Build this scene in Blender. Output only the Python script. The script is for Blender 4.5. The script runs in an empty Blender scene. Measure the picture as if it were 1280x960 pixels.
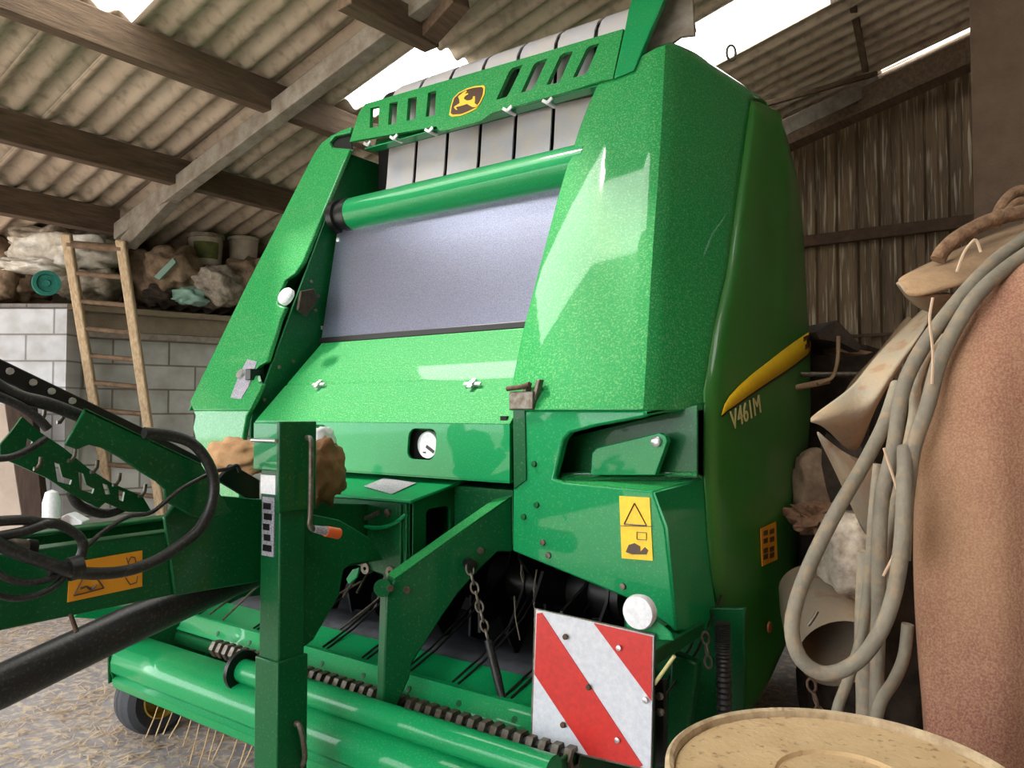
import bpy, bmesh, math, random
from mathutils import Vector, Matrix, noise
from mathutils.geometry import tessellate_polygon
random.seed(7)
PI = math.pi
scn = bpy.context.scene
COL = scn.collection

# ------------------------------------------------------------------ camera
F = 960.0
YAW = math.radians(35.8); PITCH = math.atan(33/960)
CAM = Vector((0, 0, 1.5))
_f = Vector((-math.sin(YAW)*math.cos(PITCH), math.cos(YAW)*math.cos(PITCH), math.sin(PITCH)))
_r = Vector((math.cos(YAW), math.sin(YAW), 0))
_u = _r.cross(_f)
cd = bpy.data.cameras.new('camera'); cam = bpy.data.objects.new('camera', cd); COL.objects.link(cam)
cd.sensor_width = 36; cd.lens = 36*F/1280; cd.clip_start = 0.02
cam.matrix_world = Matrix(((_r.x, _u.x, -_f.x, CAM.x), (_r.y, _u.y, -_f.y, CAM.y), (_r.z, _u.z, -_f.z, CAM.z), (0, 0, 0, 1)))
scn.camera = cam

def ray(px, py): return _f*F + _r*(px-640) + _u*(480-py)
def on(px, py, p0, n):
    d = ray(px, py); n = Vector(n); t = (Vector(p0)-CAM).dot(n)/d.dot(n); return CAM + d*t
def oX(px, py, X): return on(px, py, (X, 0, 0), (1, 0, 0))
def oY(px, py, Y): return on(px, py, (0, Y, 0), (0, 1, 0))
def oZ(px, py, Z): return on(px, py, (0, 0, Z), (0, 0, 1))
def oD(px, py, d): return CAM + ray(px, py)*(d/F)
FN = Vector((0, -1, .431)).normalized()
def oF(px, py, off=0): return on(px, py, (0, 2.27+off, 1.53), FN)     # leaning front plane of the baler
def rz(r, d, z=0): return Vector((0, 0, z)) + _r*r + Vector((_f.x, _f.y, 0)).normalized()*d   # floor position right / ahead

# ------------------------------------------------------------------ materials
def lin(c):
    return tuple(((x/255)/12.92 if x/255 <= .04045 else ((x/255+.055)/1.055)**2.4) for x in c)
def mat(name, c, rough=.5, spec=.5, metal=0, c2=None, scale=20, amt=.5, coat=0, bump=0, bscale=60, dust=None, dscale=260, dlo=.55, dhi=.62, damt=.8, stretch=None, trans=0):
    m = bpy.data.materials.new(name); m.use_nodes = True; nt = m.node_tree; N = nt.nodes; L = nt.links
    b = N['Principled BSDF']; b.inputs['Roughness'].default_value = rough; b.inputs['Metallic'].default_value = metal
    b.inputs['Specular IOR Level'].default_value = spec; b.inputs['Coat Weight'].default_value = coat; b.inputs['Coat Roughness'].default_value = .045
    col = lin(c)+(1,)
    b.inputs['Base Color'].default_value = col
    geo = N.new('ShaderNodeNewGeometry'); vec = geo.outputs['Position']
    if stretch:
        mp = N.new('ShaderNodeMapping'); mp.inputs['Scale'].default_value = stretch; L.new(vec, mp.inputs['Vector']); vec = mp.outputs[0]
    last = None
    if c2:
        t = N.new('ShaderNodeTexNoise'); t.inputs['Scale'].default_value = scale; t.inputs['Detail'].default_value = 6; t.inputs['Roughness'].default_value = .65
        L.new(vec, t.inputs['Vector'])
        cr = N.new('ShaderNodeValToRGB'); cr.color_ramp.elements[0].position = .5-amt*.3; cr.color_ramp.elements[1].position = .5+amt*.3
        cr.color_ramp.elements[0].color = col; cr.color_ramp.elements[1].color = lin(c2)+(1,)
        L.new(t.outputs['Fac'], cr.inputs[0]); last = cr.outputs[0]
    if dust:
        t = N.new('ShaderNodeTexNoise'); t.inputs['Scale'].default_value = dscale; t.inputs['Detail'].default_value = 3
        L.new(geo.outputs['Position'], t.inputs['Vector'])
        cr = N.new('ShaderNodeValToRGB'); cr.color_ramp.elements[0].position = dlo; cr.color_ramp.elements[1].position = dhi
        mul = N.new('ShaderNodeMath'); mul.operation = 'MULTIPLY'; mul.inputs[1].default_value = damt
        L.new(t.outputs['Fac'], cr.inputs[0]); L.new(cr.outputs[0], mul.inputs[0])
        mx = N.new('ShaderNodeMix'); mx.data_type = 'RGBA'
        L.new(mul.outputs[0], mx.inputs['Factor'])
        if last: L.new(last, mx.inputs['A'])
        else: mx.inputs['A'].default_value = col
        mx.inputs['B'].default_value = lin(dust)+(1,)
        last = mx.outputs['Result']
        if stretch and name == 'rusty_cladding': L.new(vec, t.inputs['Vector'])
    if last: L.new(last, b.inputs['Base Color'])
    if bump:
        t = N.new('ShaderNodeTexNoise'); t.inputs['Scale'].default_value = bscale; t.inputs['Detail'].default_value = 5
        L.new(vec, t.inputs['Vector'])
        bp = N.new('ShaderNodeBump'); bp.inputs['Strength'].default_value = bump; bp.inputs['Distance'].default_value = .01
        L.new(t.outputs['Fac'], bp.inputs['Height']); L.new(bp.outputs[0], b.inputs['Normal'])
    return m
M = {}
GREEN = (2, 134, 76)
M['green'] = mat('green_paint', GREEN, .5, spec=.15, coat=.5, dust=(110, 180, 110), dscale=170, dlo=.56, dhi=.7, damt=.25)
M['green_dusty'] = mat('green_paint_dusty', (8, 134, 68), .55, spec=.2, coat=.75, dust=(138, 188, 122), dscale=150, dlo=.49, dhi=.7, damt=.42)
M['green_dark'] = mat('green_paint_shaded', (4, 82, 42), .42, spec=.2, coat=.18, dust=(90, 130, 80), dscale=120, dlo=.58, dhi=.72, damt=.35)  # darker copy of the green paint, with shade put into the colour
M['green_side'] = mat('green_paint_olive_tint', (34, 112, 36), .4, coat=.35, dust=(100, 128, 62), dscale=230, dlo=.5, dhi=.7, damt=.3)  # olive tint stands in for warm light reflected on the side
M['yellow'] = mat('yellow_decal', (240, 204, 28), .4, c2=(232, 190, 20), scale=40)
M['gold'] = mat('emblem_gold', (236, 196, 60), .4)
M['emblem'] = mat('emblem_dark', (74, 50, 34), .4)
M['black'] = mat('black_rubber', (26, 26, 27), .45, dust=(90, 84, 76), dscale=120, damt=.3)
M['blacksteel'] = mat('black_steel', (24, 24, 24), .4, metal=.3)
M['tyre'] = mat('tyre_rubber', (52, 54, 58), .8, bump=.3)
M['screen'] = mat('gloss_panel_sky_tint', (172, 180, 212), .28, metal=.9, c2=(146, 150, 172), scale=200, amt=.5, bump=.12, bscale=260, dust=(206, 206, 214), dscale=240, dlo=.56, dhi=.68, damt=.5)  # pale blue base stands in for sky reflected in the dark panel
M['belt'] = mat('grey_belt', (176, 178, 190), .5, c2=(190, 184, 180), scale=9, bump=.2, bscale=150)
M['belt_top'] = mat('dusty_belt', (136, 128, 120), .8, c2=(120, 112, 104), scale=30)
M['beltfloor'] = mat('dark_belt', (70, 74, 80), .6, c2=(50, 52, 58), scale=20)
M['chrome'] = mat('bright_zinc', (205, 208, 210), .3, metal=.8)
M['steel'] = mat('dull_steel', (120, 116, 108), .45, metal=.6, c2=(90, 76, 60), scale=40)
M['rust'] = mat('rusty_steel', (92, 66, 48), .8, c2=(64, 48, 38), scale=60)
M['rwhite'] = mat('reflective_white', (214, 216, 222), .3, c2=(196, 200, 210), scale=60)
M['rred'] = mat('reflective_red', (206, 50, 44), .3, c2=(186, 44, 42), scale=60)
M['white'] = mat('white_plastic', (235, 236, 238), .4, c2=(215, 216, 222), scale=70)
M['greysticker'] = mat('grey_decal', (170, 164, 178), .5, c2=(120, 124, 130), scale=160, amt=.3)
M['orange'] = mat('orange_plastic', (226, 92, 46), .35)
M['orange_dull'] = mat('orange_reflector', (168, 84, 40), .35)
M['wheelyel'] = mat('yellow_rim', (180, 150, 36), .5, c2=(140, 110, 40), scale=40)
M['letter'] = mat('pale_lettering', (196, 190, 130), .5)
M['recess_shade'] = mat('shade_black', (14, 14, 13), .9)  # near-black stands in for shade inside gaps and recesses
# barn
M['roof'] = mat('fibre_cement_roof', (206, 190, 172), .9, c2=(166, 146, 128), scale=2.2, amt=1, bump=.3, bscale=25, dust=(90, 78, 66), dscale=14, dlo=.5, dhi=.8, damt=.6)
M['purlin'] = mat('old_timber', (104, 84, 66), .9, c2=(74, 58, 44), scale=5, stretch=(6, .8, 6), bump=.4, bscale=20)
M['rafter'] = mat('pale_rafter', (150, 144, 134), .9, c2=(120, 108, 94), scale=9, bump=.3)
M['clad'] = mat('rusty_cladding', (126, 104, 78), .75, c2=(48, 34, 22), scale=1.6, amt=.8, stretch=(12, 1, .6), bump=.3, bscale=8, dust=(186, 172, 150), dscale=3.2, dlo=.54, dhi=.66, damt=.7)
M['rail'] = mat('rusty_rail', (84, 62, 46), .9, c2=(60, 46, 36), scale=10)
M['post'] = mat('brown_post', (112, 94, 76), .9, c2=(84, 66, 52), scale=7, amt=1, bump=.5, bscale=60)
M['conc'] = mat('loft_concrete', (140, 128, 108), .95, c2=(108, 94, 76), scale=9, amt=1, bump=.4)
M['ladder'] = mat('ladder_wood', (206, 182, 148), .75, c2=(164, 138, 108), scale=8, stretch=(8, 8, 1.2))
M['rung'] = mat('rung_wood', (128, 104, 82), .8, c2=(96, 76, 58), scale=20)
M['tan'] = mat('dusty_tan', (218, 190, 146), .9, c2=(190, 158, 116), scale=9, amt=1, bump=.3, bscale=90, dust=(120, 92, 66), dscale=60, dlo=.6, dhi=.72, damt=.7)
M['tanrim'] = mat('dusty_rim', (216, 196, 160), .8, c2=(150, 122, 92), scale=22, amt=.8, bump=.4, bscale=90)
M['drumblue'] = mat('drum_side', (92, 84, 70), .7, c2=(70, 60, 50), scale=8)
M['redhood'] = mat('faded_red', (136, 74, 70), .9, c2=(180, 142, 108), scale=2.6, amt=.9, stretch=(1, 1, .6), bump=.35, bscale=110, dust=(196, 160, 124), dscale=210, dlo=.4, dhi=.62, damt=.5)
M['hose'] = mat('dusty_hose', (146, 138, 120), .8, c2=(118, 110, 98), scale=16, amt=.9, bump=.3, bscale=80, dust=(160, 136, 108), dscale=30, dlo=.52, dhi=.66, damt=.6)
M['hose_tan'] = mat('brown_rope', (148, 116, 88), .95, c2=(104, 78, 58), scale=40, bump=.6, bscale=120)
M['sheet'] = mat('dusty_sheet_metal', (142, 120, 92), .7, c2=(118, 114, 104), scale=5, amt=.7, bump=.3, dust=(120, 88, 62), dscale=16, dlo=.56, dhi=.68, damt=.7)
M['sheet2'] = mat('brown_sheet', (150, 122, 92), .9, c2=(120, 96, 72), scale=8, bump=.4, bscale=90)
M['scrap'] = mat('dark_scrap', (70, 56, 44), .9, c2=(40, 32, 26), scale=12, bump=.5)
M['leaf'] = mat('dry_leaves', (140, 104, 78), .9, c2=(100, 72, 54), scale=30)
M['twine'] = mat('pale_twine', (206, 178, 150), .9)
M['sack_white'] = mat('white_sack', (246, 242, 236), .6, c2=(180, 168, 150), scale=7, bump=.5, bscale=18)
M['sack_brown'] = mat('brown_sack', (158, 134, 110), .85, c2=(98, 78, 60), scale=9, bump=.6, bscale=22)
M['sack_grey'] = mat('crumpled_grey_sack', (190, 178, 162), .7, c2=(100, 88, 74), scale=12, amt=.6, bump=.6, bscale=25)
M['teal'] = mat('teal_plastic', (44, 136, 120), .5, c2=(30, 110, 100), scale=30)
M['paleteal'] = mat('pale_teal', (136, 170, 156), .6)
M['bucket'] = mat('bucket_plastic', (206, 196, 180), .6, c2=(170, 156, 138), scale=8)
M['bucketlabel'] = mat('bucket_label', (78, 84, 60), .7, c2=(112, 120, 60), scale=14)
M['stone'] = mat('tan_stone', (206, 166, 120), .9, c2=(160, 116, 80), scale=14, amt=.9, bump=.5, bscale=30)
M['brownbag'] = mat('brown_bag', (140, 98, 60), .8, c2=(96, 62, 36), scale=14, amt=.9, bump=.6, bscale=35)
M['beige'] = mat('beige_board', (176, 160, 146), .8, c2=(160, 144, 130), scale=3)
M['door_wood'] = mat('dark_timber', (64, 46, 34), .9, c2=(40, 28, 22), scale=10, stretch=(4, 4, .6))

def brick_mat():
    m = bpy.data.materials.new('painted_blocks'); m.use_nodes = True; nt = m.node_tree; N = nt.nodes; L = nt.links; b = N['Principled BSDF']
    tc = N.new('ShaderNodeTexCoord'); t = N.new('ShaderNodeTexBrick')
    t.inputs['Color1'].default_value = lin((214, 216, 222))+(1,); t.inputs['Color2'].default_value = lin((198, 200, 206))+(1,)
    t.inputs['Mortar'].default_value = lin((150, 148, 148))+(1,); t.inputs['Scale'].default_value = 1
    t.inputs['Brick Width'].default_value = .44; t.inputs['Row Height'].default_value = .21; t.inputs['Mortar Size'].default_value = .008
    L.new(tc.outputs['UV'], t.inputs['Vector'])
    n = N.new('ShaderNodeTexNoise'); n.inputs['Scale'].default_value = 5; n.inputs['Detail'].default_value = 8; L.new(tc.outputs['UV'], n.inputs['Vector'])
    mx = N.new('ShaderNodeMix'); mx.data_type = 'RGBA'; mx.blend_type = 'MULTIPLY'
    cr = N.new('ShaderNodeValToRGB'); cr.color_ramp.elements[0].position = .35; cr.color_ramp.elements[1].position = .6
    cr.color_ramp.elements[0].color = (.55, .52, .48, 1); cr.color_ramp.elements[1].color = (1, 1, 1, 1)
    L.new(n.outputs['Fac'], cr.inputs[0]); mx.inputs['Factor'].default_value = .6
    L.new(t.outputs['Color'], mx.inputs['A']); L.new(cr.outputs[0], mx.inputs['B']); L.new(mx.outputs['Result'], b.inputs['Base Color'])
    bp = N.new('ShaderNodeBump'); bp.inputs['Strength'].default_value = .6; bp.inputs['Distance'].default_value = .01; bp.invert = True
    L.new(t.outputs['Fac'], bp.inputs['Height']); L.new(bp.outputs[0], b.inputs['Normal']); b.inputs['Roughness'].default_value = .85
    return m
M['block'] = brick_mat()
m2 = M['block'].copy(); m2.name = 'bare_blocks'
for n in m2.node_tree.nodes:
    if n.type == 'TEX_BRICK':
        n.inputs['Color1'].default_value = lin((184, 184, 178))+(1,); n.inputs['Color2'].default_value = lin((162, 162, 154))+(1,); n.inputs['Mortar'].default_value = lin((120, 116, 106))+(1,)
M['block2'] = m2

def floor_mat():
    m = mat('dirty_concrete', (176, 170, 172), .95, c2=(140, 132, 130), scale=3, amt=1, bump=.5, bscale=25, dust=(214, 196, 170), dscale=22, dlo=.5, dhi=.62, damt=.75)
    return m
M['floor'] = floor_mat()
M['straw'] = mat('straw', (226, 206, 176), .8, c2=(186, 160, 128), scale=30)
M['yard'] = mat('yard_gravel', (176, 168, 156), .95, c2=(150, 140, 126), scale=2)

def sky_sheet():
    m = bpy.data.materials.new('translucent_rooflight'); m.use_nodes = True; nt = m.node_tree; N = nt.nodes; L = nt.links
    N.remove(N['Principled BSDF']); out = N['Material Output']
    a = N.new('ShaderNodeBsdfTranslucent'); a.inputs[0].default_value = (1, .97, .9, 1)
    b = N.new('ShaderNodeBsdfTransparent'); b.inputs[0].default_value = (1, .99, .95, 1)
    mx = N.new('ShaderNodeMixShader'); mx.inputs[0].default_value = .5
    L.new(a.outputs[0], mx.inputs[1]); L.new(b.outputs[0], mx.inputs[2]); L.new(mx.outputs[0], out.inputs[0])
    return m
M['skylight'] = sky_sheet()

# ------------------------------------------------------------------ builders
def link(name, me, m, parent=None, smooth=None):
    o = bpy.data.objects.new(name, me); COL.objects.link(o)
    for x in (m if isinstance(m, (list, tuple)) else [m]): me.materials.append(M[x])
    if parent is not None: o.parent = parent
    if smooth == 'all':
        for p in me.polygons: p.use_smooth = True
    elif smooth:
        for p in me.polygons: p.use_smooth = True
        me.set_sharp_from_angle(angle=math.radians(smooth))
    return o
def done(bm, name, m, parent=None, smooth=30, bevel=0, rec=True):
    if rec: bmesh.ops.recalc_face_normals(bm, faces=bm.faces[:])
    me = bpy.data.meshes.new(name); bm.to_mesh(me); bm.free()
    o = link(name, me, m, parent, smooth)
    if bevel:
        b = o.modifiers.new('bevel', 'BEVEL'); b.width = bevel; b.segments = 2; b.limit_method = 'ANGLE'; b.angle_limit = math.radians(40)
    return o
def group_empty(name, loc, label, cat, group=None, parent=None):
    o = bpy.data.objects.new(name, None); COL.objects.link(o); o.location = loc; o.empty_display_size = .1
    o['label'] = label; o['category'] = cat
    if group: o['group'] = group
    bpy.context.view_layer.update()
    return o
def tag(o, label, cat, group=None, kind=None):
    o['label'] = label; o['category'] = cat
    if group: o['group'] = group
    if kind: o['kind'] = kind
    return o
def struct(o): o['kind'] = 'structure'; return o
# all geometry is written in world coordinates; rebase() moves an object's origin onto its thing
def adopt(root, objs):
    for o in objs:
        o.parent = root; o.matrix_parent_inverse = Matrix.Translation(root.location).inverted()

def add_solid(bm, loops, thick, mi=0):
    """closed planar outline (first loop) with holes (others), given thickness as a vector"""
    thick = Vector(thick)
    loops = [[Vector(p) for p in l] for l in loops]
    flat = [p for l in loops for p in l]
    vf = [bm.verts.new(p) for p in flat]; vb = [bm.verts.new(p+thick) for p in flat]
    if len(loops) == 1:
        fs = [vf]; 
        try:
            f1 = bm.faces.new(vf); f2 = bm.faces.new(list(reversed(vb))); f1.material_index = f2.material_index = mi
        except ValueError: pass
    else:
        for t in tessellate_polygon(loops):
            f = bm.faces.new([vf[i] for i in t]); f.material_index = mi
            f = bm.faces.new([vb[i] for i in reversed(t)]); f.material_index = mi
    k = 0
    for l in loops:
        n = len(l)
        for i in range(n):
            a, b = k+i, k+(i+1) % n
            f = bm.faces.new([vf[b], vf[a], vb[a], vb[b]]); f.material_index = mi
        k += n
def plate(name, loops, thick, m, parent=None, bevel=.004, smooth=30):
    bm = bmesh.new()
    if not isinstance(loops[0], (list, tuple)): loops = [loops]
    add_solid(bm, loops, thick)
    return done(bm, name, m, parent, smooth, bevel if len(loops) == 1 else 0)
def add_box(bm, c, s, rot=None):
    r = bmesh.ops.create_cube(bm, size=1)
    mt = Matrix.Translation(Vector(c)) @ (rot.to_4x4() if rot else Matrix()) @ Matrix.Diagonal((s[0], s[1], s[2], 1))
    bmesh.ops.transform(bm, matrix=mt, verts=r['verts']); return r['verts']
def box(name, lo, hi, m, parent=None, bevel=.004):
    bm = bmesh.new(); lo = Vector(lo); hi = Vector(hi); add_box(bm, (lo+hi)/2, hi-lo)
    return done(bm, name, m, parent, 30, bevel)
def frame_of(d):
    d = d.normalized(); a = Vector((0, 0, 1)) if abs(d.z) < .9 else Vector((1, 0, 0))
    x = d.cross(a).normalized(); return x, d.cross(x).normalized()
def catmull(P, n=6):
    P = [Vector(p) for p in P]; Q = [P[0]*2-P[1]]+P+[P[-1]*2-P[-2]]; out = []
    for i in range(1, len(Q)-2):
        p0, p1, p2, p3 = Q[i-1:i+3]
        for k in range(n):
            t = k/n; out.append(.5*((2*p1)+(p2-p0)*t+(2*p0-5*p1+4*p2-p3)*t*t+(3*p1-p0-3*p2+p3)*t**3))
    out.append(P[-1]); return out
def add_tube(bm, pts, rad, seg=12, cap=True):
    pts = [Vector(p) for p in pts]; n = len(pts)
    rr = rad if isinstance(rad, (list, tuple)) else [rad]*n
    d0 = (pts[1]-pts[0]).normalized(); x, y = frame_of(d0); rings = []
    for i, p in enumerate(pts):
        d = (pts[min(i+1, n-1)]-pts[max(i-1, 0)])
        if d.length < 1e-9: d = d0
        d.normalize(); x = (x-d*x.dot(d)).normalized(); y = d.cross(x)
        rings.append([bm.verts.new(p+(x*math.cos(2*PI*k/seg)+y*math.sin(2*PI*k/seg))*rr[i]) for k in range(seg)])
    for a, b in zip(rings, rings[1:]):
        for k in range(seg): bm.faces.new([a[k], a[(k+1) % seg], b[(k+1) % seg], b[k]])
    if cap: bm.faces.new(list(reversed(rings[0]))); bm.faces.new(rings[-1])
def tube(name, pts, rad, m, parent=None, seg=12, smoothpts=0):
    bm = bmesh.new()
    if smoothpts: pts = catmull(pts, smoothpts)
    add_tube(bm, pts, rad, seg); return done(bm, name, m, parent, 50)
def add_lathe(bm, c, axis, prof, seg=40, closed=False):
    """prof: list of (radius, distance along axis)"""
    c = Vector(c); axis = Vector(axis).normalized(); x, y = frame_of(axis); rings = []
    for r, h in prof:
        if r < 1e-6: rings.append([bm.verts.new(c+axis*h)])
        else: rings.append([bm.verts.new(c+axis*h+(x*math.cos(2*PI*k/seg)+y*math.sin(2*PI*k/seg))*r) for k in range(seg)])
    pr = list(zip(rings, rings[1:]))
    if closed: pr.append((rings[-1], rings[0]))
    for a, b in pr:
        for k in range(seg):
            k2 = (k+1) % seg
            if len(a) == 1 and len(b) == 1: continue
            if len(a) == 1: bm.faces.new([a[0], b[k2], b[k]])
            elif len(b) == 1: bm.faces.new([a[k], a[k2], b[0]])
            else: bm.faces.new([a[k], a[k2], b[k2], b[k]])
def lathe(name, c, axis, prof, m, parent=None, seg=40, closed=False, smooth=35):
    bm = bmesh.new(); add_lathe(bm, c, axis, prof, seg, closed); return done(bm, name, m, parent, smooth)
def add_torus(bm, c, ax_long, ax_n, a, b, r, seg=16, sub=6):
    """stadium-ish link: long axis vector, normal vector"""
    c = Vector(c); L = Vector(ax_long).normalized(); n = Vector(ax_n).normalized(); n = (n-L*n.dot(L)).normalized(); s = L.cross(n)
    rings = []
    for i in range(seg):
        t = 2*PI*i/seg; ct, st = math.cos(t), math.sin(t)
        p = c+L*(a*ct)+s*(b*st); out = (L*(ct/a)+s*(st/b)).normalized()
        rings.append([bm.verts.new(p+(out*math.cos(2*PI*k/sub)+n*math.sin(2*PI*k/sub))*r) for k in range(sub)])
    for i in range(seg):
        A, B = rings[i], rings[(i+1) % seg]
        for k in range(sub): bm.faces.new([A[k], A[(k+1) % sub], B[(k+1) % sub], B[k]])
def chain(name, p0, p1, link_len, w, r, m, parent=None, sag=0):
    p0 = Vector(p0); p1 = Vector(p1); L = (p1-p0).length; n = max(2, int(L/(link_len*.8))); bm = bmesh.new()
    for i in range(n):
        t = (i+.5)/n; d = (p1-p0).normalized(); c = p0.lerp(p1, t)+Vector((0, 0, -sag*4*t*(1-t)))
        add_torus(bm, c, d, (_f if i % 2 == 0 else _r)+d*.01, link_len/2, w/2, r)
    return done(bm, name, m, parent, 60)
def grid(name, rows, m, parent=None, thick=0, smooth='all', subsurf=0, close=False):
    """rows: list of equally long lists of points"""
    bm = bmesh.new(); V = [[bm.verts.new(p) for p in r] for r in rows]
    for a, b in zip(V, V[1:]):
        n = len(a)
        for k in range(n-1 if not close else n):
            bm.faces.new([a[k], a[(k+1) % n], b[(k+1) % n], b[k]])
    me = bpy.data.meshes.new(name); bm.to_mesh(me); bm.free()
    o = link(name, me, m, parent, smooth)
    if subsurf:
        s = o.modifiers.new('sub', 'SUBSURF'); s.levels = s.render_levels = subsurf
    if thick:
        s = o.modifiers.new('solid', 'SOLIDIFY'); s.thickness = thick; s.offset = 0
    return o
def blob(name, c, s, m, parent=None, seed=0, amp=.12, freq=2.5, rot=0, flat=0, sub=4, sharp=0, smooth=True):
    bm = bmesh.new(); bmesh.ops.create_icosphere(bm, subdivisions=sub, radius=1)
    R = Matrix.Rotation(rot, 3, 'Z'); off = Vector((seed*3.7, seed*1.3, seed*7.1))
    for v in bm.verts:
        p = v.co.copy()
        p = Vector(tuple(math.copysign(abs(q)**(.75), q) for q in p))
        k = 1+amp*noise.noise(p*freq+off)*2+amp*.6*noise.noise(p*freq*2.7+off)+sharp*abs(noise.noise(p*freq*1.7+off))
        q = p*k; q = Vector((q.x*s[0], q.y*s[1], q.z*s[2]))
        if flat and q.z < -s[2]*flat: q.z = -s[2]*flat
        v.co = Vector(c)+R @ q
    return done(bm, name, m, parent, 'all' if smooth else 30)
def resample(curve, z):
    """curve: points with decreasing or increasing z"""
    c = sorted(curve, key=lambda p: p.z)
    if z <= c[0].z: a, b = c[0], c[1]
    elif z >= c[-1].z: a, b = c[-2], c[-1]
    else:
        for a, b in zip(c, c[1:]):
            if a.z <= z <= b.z: break
    t = (z-a.z)/(b.z-a.z) if abs(b.z-a.z) > 1e-6 else 0
    return a.lerp(b, t)
def text_mesh(txt, origin, xdir, ydir, size, depth=.002, shear=0):
    cu = bpy.data.curves.new('txt', 'FONT'); cu.body = txt; cu.size = size; cu.extrude = depth; cu.shear = shear; cu.align_x = 'LEFT'
    o = bpy.data.objects.new('txt', cu); COL.objects.link(o)
    dg = bpy.context.evaluated_depsgraph_get(); me = bpy.data.meshes.new_from_object(o.evaluated_get(dg))
    bpy.data.objects.remove(o)
    xd = Vector(xdir).normalized(); yd = (Vector(ydir)-xd*Vector(ydir).dot(xd)).normalized(); zd = xd.cross(yd); og = Vector(origin)
    me.transform(Matrix(((xd.x, yd.x, zd.x, og.x), (xd.y, yd.y, zd.y, og.y), (xd.z, yd.z, zd.z, og.z), (0, 0, 0, 1))))
    me.materials.clear(); return me

# ================================================================== BARN
RZ0, RT = 4.79, .26
def roofz(X): return RZ0+RT*X
RNORM = Vector((-RT, 0, 1))
def oR(px, py, dz=0): return on(px, py, (0, 0, RZ0+dz), RNORM)

def corr_strip(name, x0, x1, y0, y1, m, dz=0, step=.177, amp=.026):
    ny = max(8, int((y1-y0)/step*8)); nx = max(2, int((x1-x0)/1.5)+1)
    rows = []
    for i in range(nx+1):
        X = x0+(x1-x0)*i/nx
        rows.append([Vector((X, y0+(y1-y0)*j/ny, roofz(X)+dz+amp*math.cos(2*PI*(y0+(y1-y0)*j/ny)/step))) for j in range(ny+1)])
    return grid(name, rows, m, thick=.008)
# rooflights and one wall-top gap as rectangles in the roof plane (x0,x1,y0,y1)
SKY = []
a = oR(434, 129); b = oR(537, 52)
SKY.append((a.x, b.x, (a.y+b.y)/2-.02, (a.y+b.y)/2+1.0))
c = oR(925, 66); d = oR(1040, 4)
SKY.append((c.x-1.3, d.x, (oR(866, 36).y+oR(924, 0).y)/2, (c.y+d.y)/2))
e = oR(168, 27)
SKY.append((e.x, e.x+1.7, e.y-.95, e.y-.02))
SKY.append((-2.75, -1.75, 1.25, 1.85))
SKY.append((-1.2, 1.0, -.7, .3))
SKY.append((.6, 2.6, 2.2, 3.2))

g0, g1 = oR(1100, 88), oR(1222, 33)
SKY.append((g0.x, g1.x+.3, (g0.y+g1.y)/2-.03, (g0.y+g1.y)/2+.05))  # thin strip stands in for the bright gap above the gable wall
RX0, RX1, RY0, RY1 = -8.2, 4.0, -3.2, 8.0
ys = sorted(set([RY0, RY1]+[v for s in SKY for v in s[2:]]))
n = 0
roof_bm_parts = []
for y0, y1 in zip(ys, ys[1:]):
    if y1-y0 < .01: continue
    cuts = [(s[0], s[1]) for s in SKY if s[2] < (y0+y1)/2 < s[3]]; cuts.sort()
    x = RX0
    for cx0, cx1 in cuts+[(RX1, RX1)]:
        if cx0-x > .05: roof_bm_parts.append((x, cx0, y0, y1))
        x = max(x, cx1)
bm = bmesh.new()
for (x0, x1, y0, y1) in roof_bm_parts:
    step, amp = .177, .026
    ny = max(4, int((y1-y0)/step*8)); nx = max(1, int((x1-x0)/1.5))
    V = [[bm.verts.new((x0+(x1-x0)*i/nx, y0+(y1-y0)*j/ny, roofz(x0+(x1-x0)*i/nx)+amp*math.cos(2*PI*(y0+(y1-y0)*j/ny)/step))) for j in range(ny+1)] for i in range(nx+1)]
    for i in range(nx):
        for j in range(ny): bm.faces.new([V[i][j], V[i][j+1], V[i+1][j+1], V[i+1][j]])
ceil = done(bm, 'ceiling', 'roof', smooth='all', rec=False)
sd = ceil.modifiers.new('s', 'SOLIDIFY'); sd.thickness = .01
struct(ceil)
for i, s in enumerate(SKY):
    o = corr_strip('window_%d' % (i+1), s[0], s[1], s[2], s[3], 'skylight', dz=.02); struct(o)
    sd = o.modifiers.get('solid'); o.modifiers.remove(sd)

trim_i = [0]
def trim(o):
    return struct(o)
def beam(p0, p1, w, h, m):
    trim_i[0] += 1
    p0 = Vector(p0); p1 = Vector(p1); d = (p1-p0); L = d.length; d.normalize(); up = Vector((0, 0, 1)); s = d.cross(up).normalized(); u = s.cross(d)
    R = Matrix((s, d, u)).transposed()
    bm = bmesh.new(); add_box(bm, (p0+p1)/2, (w, L, h), R)
    return trim(done(bm, 'trim_%d' % trim_i[0], m, bevel=.006))
# purlins along the barn
def purlin(px, py, w=.09, h=.2, y0=-3.1, y1=7.75, dz=-.13, m='purlin'):
    X = oR(px, py, dz).x
    beam((X, y0, roofz(X)+dz), (X, y1, roofz(X)+dz), w, h, m)
    return X
purlin(125, 190); purlin(60, 262, .12, .2, dz=-.14, y1=oR(330, 146, -.2).y); purlin(250, 88); 
for X in (.9, 2.6): beam((X, -3.1, roofz(X)-.13), (X, 7.75, roofz(X)-.13), .09, .18, 'purlin')
# rafters up the slope
ry = oR(330, 146, -.2).y
for Y, dz, w, h in ((ry, -.14, .1, .13), (ry+3.9, -.2, .2, .2), (-2.0, -.3, .16, .26)):
    beam((-6.2 if Y == ry else -8.0, Y, roofz(-6.2 if Y == ry else -8.0)+dz-.1), (3.9, Y, roofz(3.9)+dz-.1), w, h, 'rafter' if Y == ry else 'purlin')
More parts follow.
